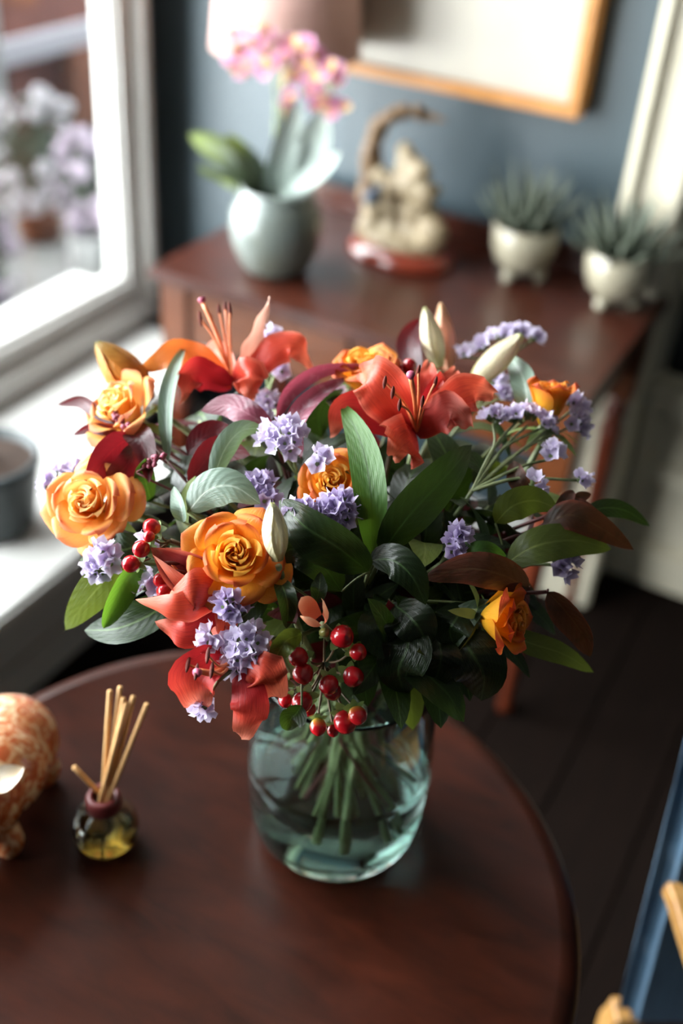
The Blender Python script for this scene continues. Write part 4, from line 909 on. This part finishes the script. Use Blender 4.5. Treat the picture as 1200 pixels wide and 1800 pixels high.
foliage('drooping green blade between front rose and salmon bud', [([(490, 1020, .0), (500, 1040, -.02), (506, 1070, -.02), (503, 1105, -.01)], .008, 'leaf_green', .2, .2, .2), ([(470, 1030, .01), (450, 1060, -.01), (425, 1085, -.01), (385, 1098, -.0)], .010, 'leaf_green', .2, .1, .1), ([(555, 1060, .02), (560, 1040, .0), (562, 1025, .0), (563, 1005, .0)], .007, 'leaf_green', .2, .1, .1)])
foliage('dark leaf under the apricot rose at the far left', [([(260, 950, .02), (225, 965, .01), (195, 970, .01), (140, 985, .02)], .015, 'leaf_green', 0, -.1, .1)])
R_ = dict(name='red_leafy_branch', stem_m='stem_red', group='dark red foliage stems')
foliage('glowing dark red leaf above the large apricot rose', [([(232, 768, .0), (205, 785, -.015), (178, 815, -.018), (148, 868, -.01)], .0135, 'leaf_wine', .2, -.15, .15), ([(240, 780, .01), (225, 815, -.005), (205, 835, -.005), (185, 845, .0)], .012, 'leaf_wine', .4, -.1, .1)], **R_)
foliage('thin curling dark red leaf reaching out to the left', [([(200, 745, .0), (170, 722, -.005), (140, 705, 0), (100, 712, .01)], .0065, 'leaf_wine', .3, .3, .3), ([(205, 755, .01), (190, 755, .0), (160, 752, .0), (128, 765, .01)], .0055, 'leaf_wine', .2, .3, .3)], **R_)
foliage('dark red leaves in shade right of the pink buds', [([(225, 740, .01), (240, 765, -.005), (252, 790, -.005), (262, 850, .0)], .0125, 'leaf_wine', .2, .2, .2), ([(330, 800, .02), (355, 770, .01), (385, 760, .01), (430, 775, .01)], .012, 'leaf_wine', .2, .1, .1), ([(330, 850, .02), (370, 800, .01), (400, 790, .01), (440, 800, .01)], .014, 'leaf_wine', -.2, .1, .1)], **R_)
foliage('mauve leaf with silvery sheen under the back left lily', [([(482, 758, .01), (440, 730, -.01), (400, 712, -.01), (352, 722, .0)], .0125, 'leaf_mauve', -.2, -.2, .15)], **R_)
foliage('long arching mauve leaf pointing right under the blurred rose', [([(485, 735, .02), (510, 685, -.0), (565, 650, -.0), (658, 641, .01)], .0080, 'leaf_mauve', -.5, .3, .2), ([(530, 805, .01), (520, 750, -.005), (550, 700, -.005), (612, 663, .01)], .0100, 'leaf_mauve', .4, .2, .2)], **R_)
foliage('red brown pointed leaf at the right edge of the bouquet', [([(952, 925, .01), (1000, 905, -.01), (1050, 925, -.01), (1114, 967, .0)], .0135, 'leaf_brown', .1, -.2, .1), ([(985, 880, .01), (1010, 888, -.0), (1040, 905, -.0), (1060, 930, .0)], .009, 'leaf_brown', .5, -.2, .1)], **R_)
foliage('broad brown spotted leaf above the right hand rose', [([(930, 1035, .0), (880, 1010, -.02), (820, 1000, -.02), (742, 1018, -.01)], .0150, 'leaf_brown', .2, -.15, .1)], **R_)
foliage('curled brown leaf drooping right of the orange rose', [([(962, 1040, .0), (990, 1070, -.01), (1020, 1110, -.01), (1036, 1155, .0)], .0125, 'leaf_brown', -.4, .3, .25)], **R_)
foliage('dark red leaf standing behind the greenish white bud', [([(740, 650, .05), (722, 620, .05), (722, 590, .05), (738, 560, .05)], .013, 'leaf_wine', .2, .2, .1)], **R_)
foliage('small brown leaves below the lone right statice', [([(975, 900, .01), (990, 885, .0), (1000, 872, .0), (1008, 862, .0)], .006, 'leaf_brown', .2, .2, .1), ([(1000, 890, .01), (1015, 878, .0), (1025, 872, .0), (1038, 868, .0)], .005, 'leaf_brown', .2, .2, .1), ([(930, 870, .02), (915, 850, .01), (905, 830, .01), (902, 810, .02)], .009, 'leaf_brown', .2, .2, .1)], **R_)
# pink bud spikes
for lab, u0, v0, u1, v1, n in (('small dark pink flower spike above the red leaf', 235, 770, 203, 728, 14), ('thin pink flower spike lying right of the red leaf', 240, 830, 285, 802, 10)):
    b0, b1 = bq(u0, v0, -.005), bq(u1, v1, -.015); t = plant('pink_spike', lab, 'flower', b0, None, (.0015, .001), 'stem_red')
    tube('spike_stem', [b0, (b0+b1)/2, b1], .001, 'stem_red', t, 6, 5)
    bmh = lathe_me('tiny_bud', [(0, -.0028), (.002, -.001), (.0022, .001), (0, .0032)], 'pink_bud', 7)
    for k in range(n):
        q = k/n; p = b0+(b1-b0)*(.3+.75*q)+rng.normal(size=3)*.0022; obj('bud', bmh, t, frame_to(nrm(rng.normal(size=3)+nrm(b1-b0)), p, 1.0))
# filler foliage: sprigs of dark leaves packing the dome
LM = []
for k in range(4):
    C = crom([np.array([0, 0, 0.]), np.array([.35, 0, .06+.03*k]), np.array([.7, .03*k, .07]), np.array([1, .05*k, -.05*k])], 9)
    V, F, UV = blade_geo(C, .19+.03*k, 'leaf', np.array([0, 0, 1.]), 0, -.1, .2, .03, 4)
    LM.append([me_from('leaf', V, F, mt, UV) for mt in ('leaf_deep_shade', 'leaf_green', 'leaf_olive', 'leaf_wine')])
fills = [(420, 930, .05), (520, 830, .06), (700, 880, .05), (800, 880, .06), (880, 870, .07), (760, 960, .05), (640, 1040, .05), (560, 1010, .06), (860, 960, .05), (330, 830, .06), (260, 880, .05), (700, 700, .1), (560, 740, .08), (800, 740, .09), (900, 800, .08), (350, 740, .1), (950, 930, .06), (820, 1080, .05), (740, 1060, .05), (460, 960, .06), (640, 930, .06), (420, 810, .07), (300, 960, .05), (480, 1070, .04), (880, 1030, .07), (620, 1100, .03), (700, 1150, .0), (790, 1160, .0)]
where = ['under the front orange rose', 'behind the golden middle rose', 'left of the very large dark leaf', 'right of the very large dark leaf', 'below the branching lilac statice', 'under the very large dark leaf', 'above the front red berries', 'above the salmon bud', 'behind the violet statice spike', 'under the narrow grey green leaf', 'beside the left red berries', 'behind the large coral lily', 'below the blurred yellow rose', 'below the slender cream bud', 'behind the tall statice heads', 'below the back left lily', 'under the red brown pointed leaf', 'left of the right hand rose', 'left of the shaded vase leaves', 'right of the front orange rose', 'under the bright green upright leaf', 'under the pale folded leaf', 'behind the half opened red lily', 'above the large lilac statice cluster', 'behind the broad brown spotted leaf', 'over the vase rim behind berries', 'hanging over the vase rim at centre', 'hanging over the vase rim at right']
for i, (u, v, o_) in enumerate(fills):
    h = bq(u, v, o_)
    t = plant('greenery_sprig', 'shaded dark leafy sprig '+where[i], 'foliage', h, None, (.0022, .0012), 'stem_dark', 'leafy sprigs filling the bouquet')
    nkp = VAX+np.array([0, 0, Z0+.25]); ax = nrm(h-nkp)
    for k in range(9):
        q = .45+.6*k/9; p = nkp+(h-nkp)*q; a = k*2.4+i; e = nrm(np.cross(ax, [math.cos(a), math.sin(a), .3])); d = nrm(e+ax*rng.uniform(.2, .9))
        zz = nrm(np.array([0, 0, 1.])+.5*ax+rng.normal(size=3)*.2); y = nrm(np.cross(zz, d)); zz = np.cross(d, y); L = rng.uniform(.045, .07)
        mw = Matrix([[d[0]*L, y[0]*L, zz[0]*L, p[0]], [d[1]*L, y[1]*L, zz[1]*L, p[1]], [d[2]*L, y[2]*L, zz[2]*L, p[2]], [0, 0, 0, 1]])
        obj('leaf', LM[k % 4][[0, 0, 1, 0, 2, 0, 1, 3][(k+i) % 8]], t, mw)
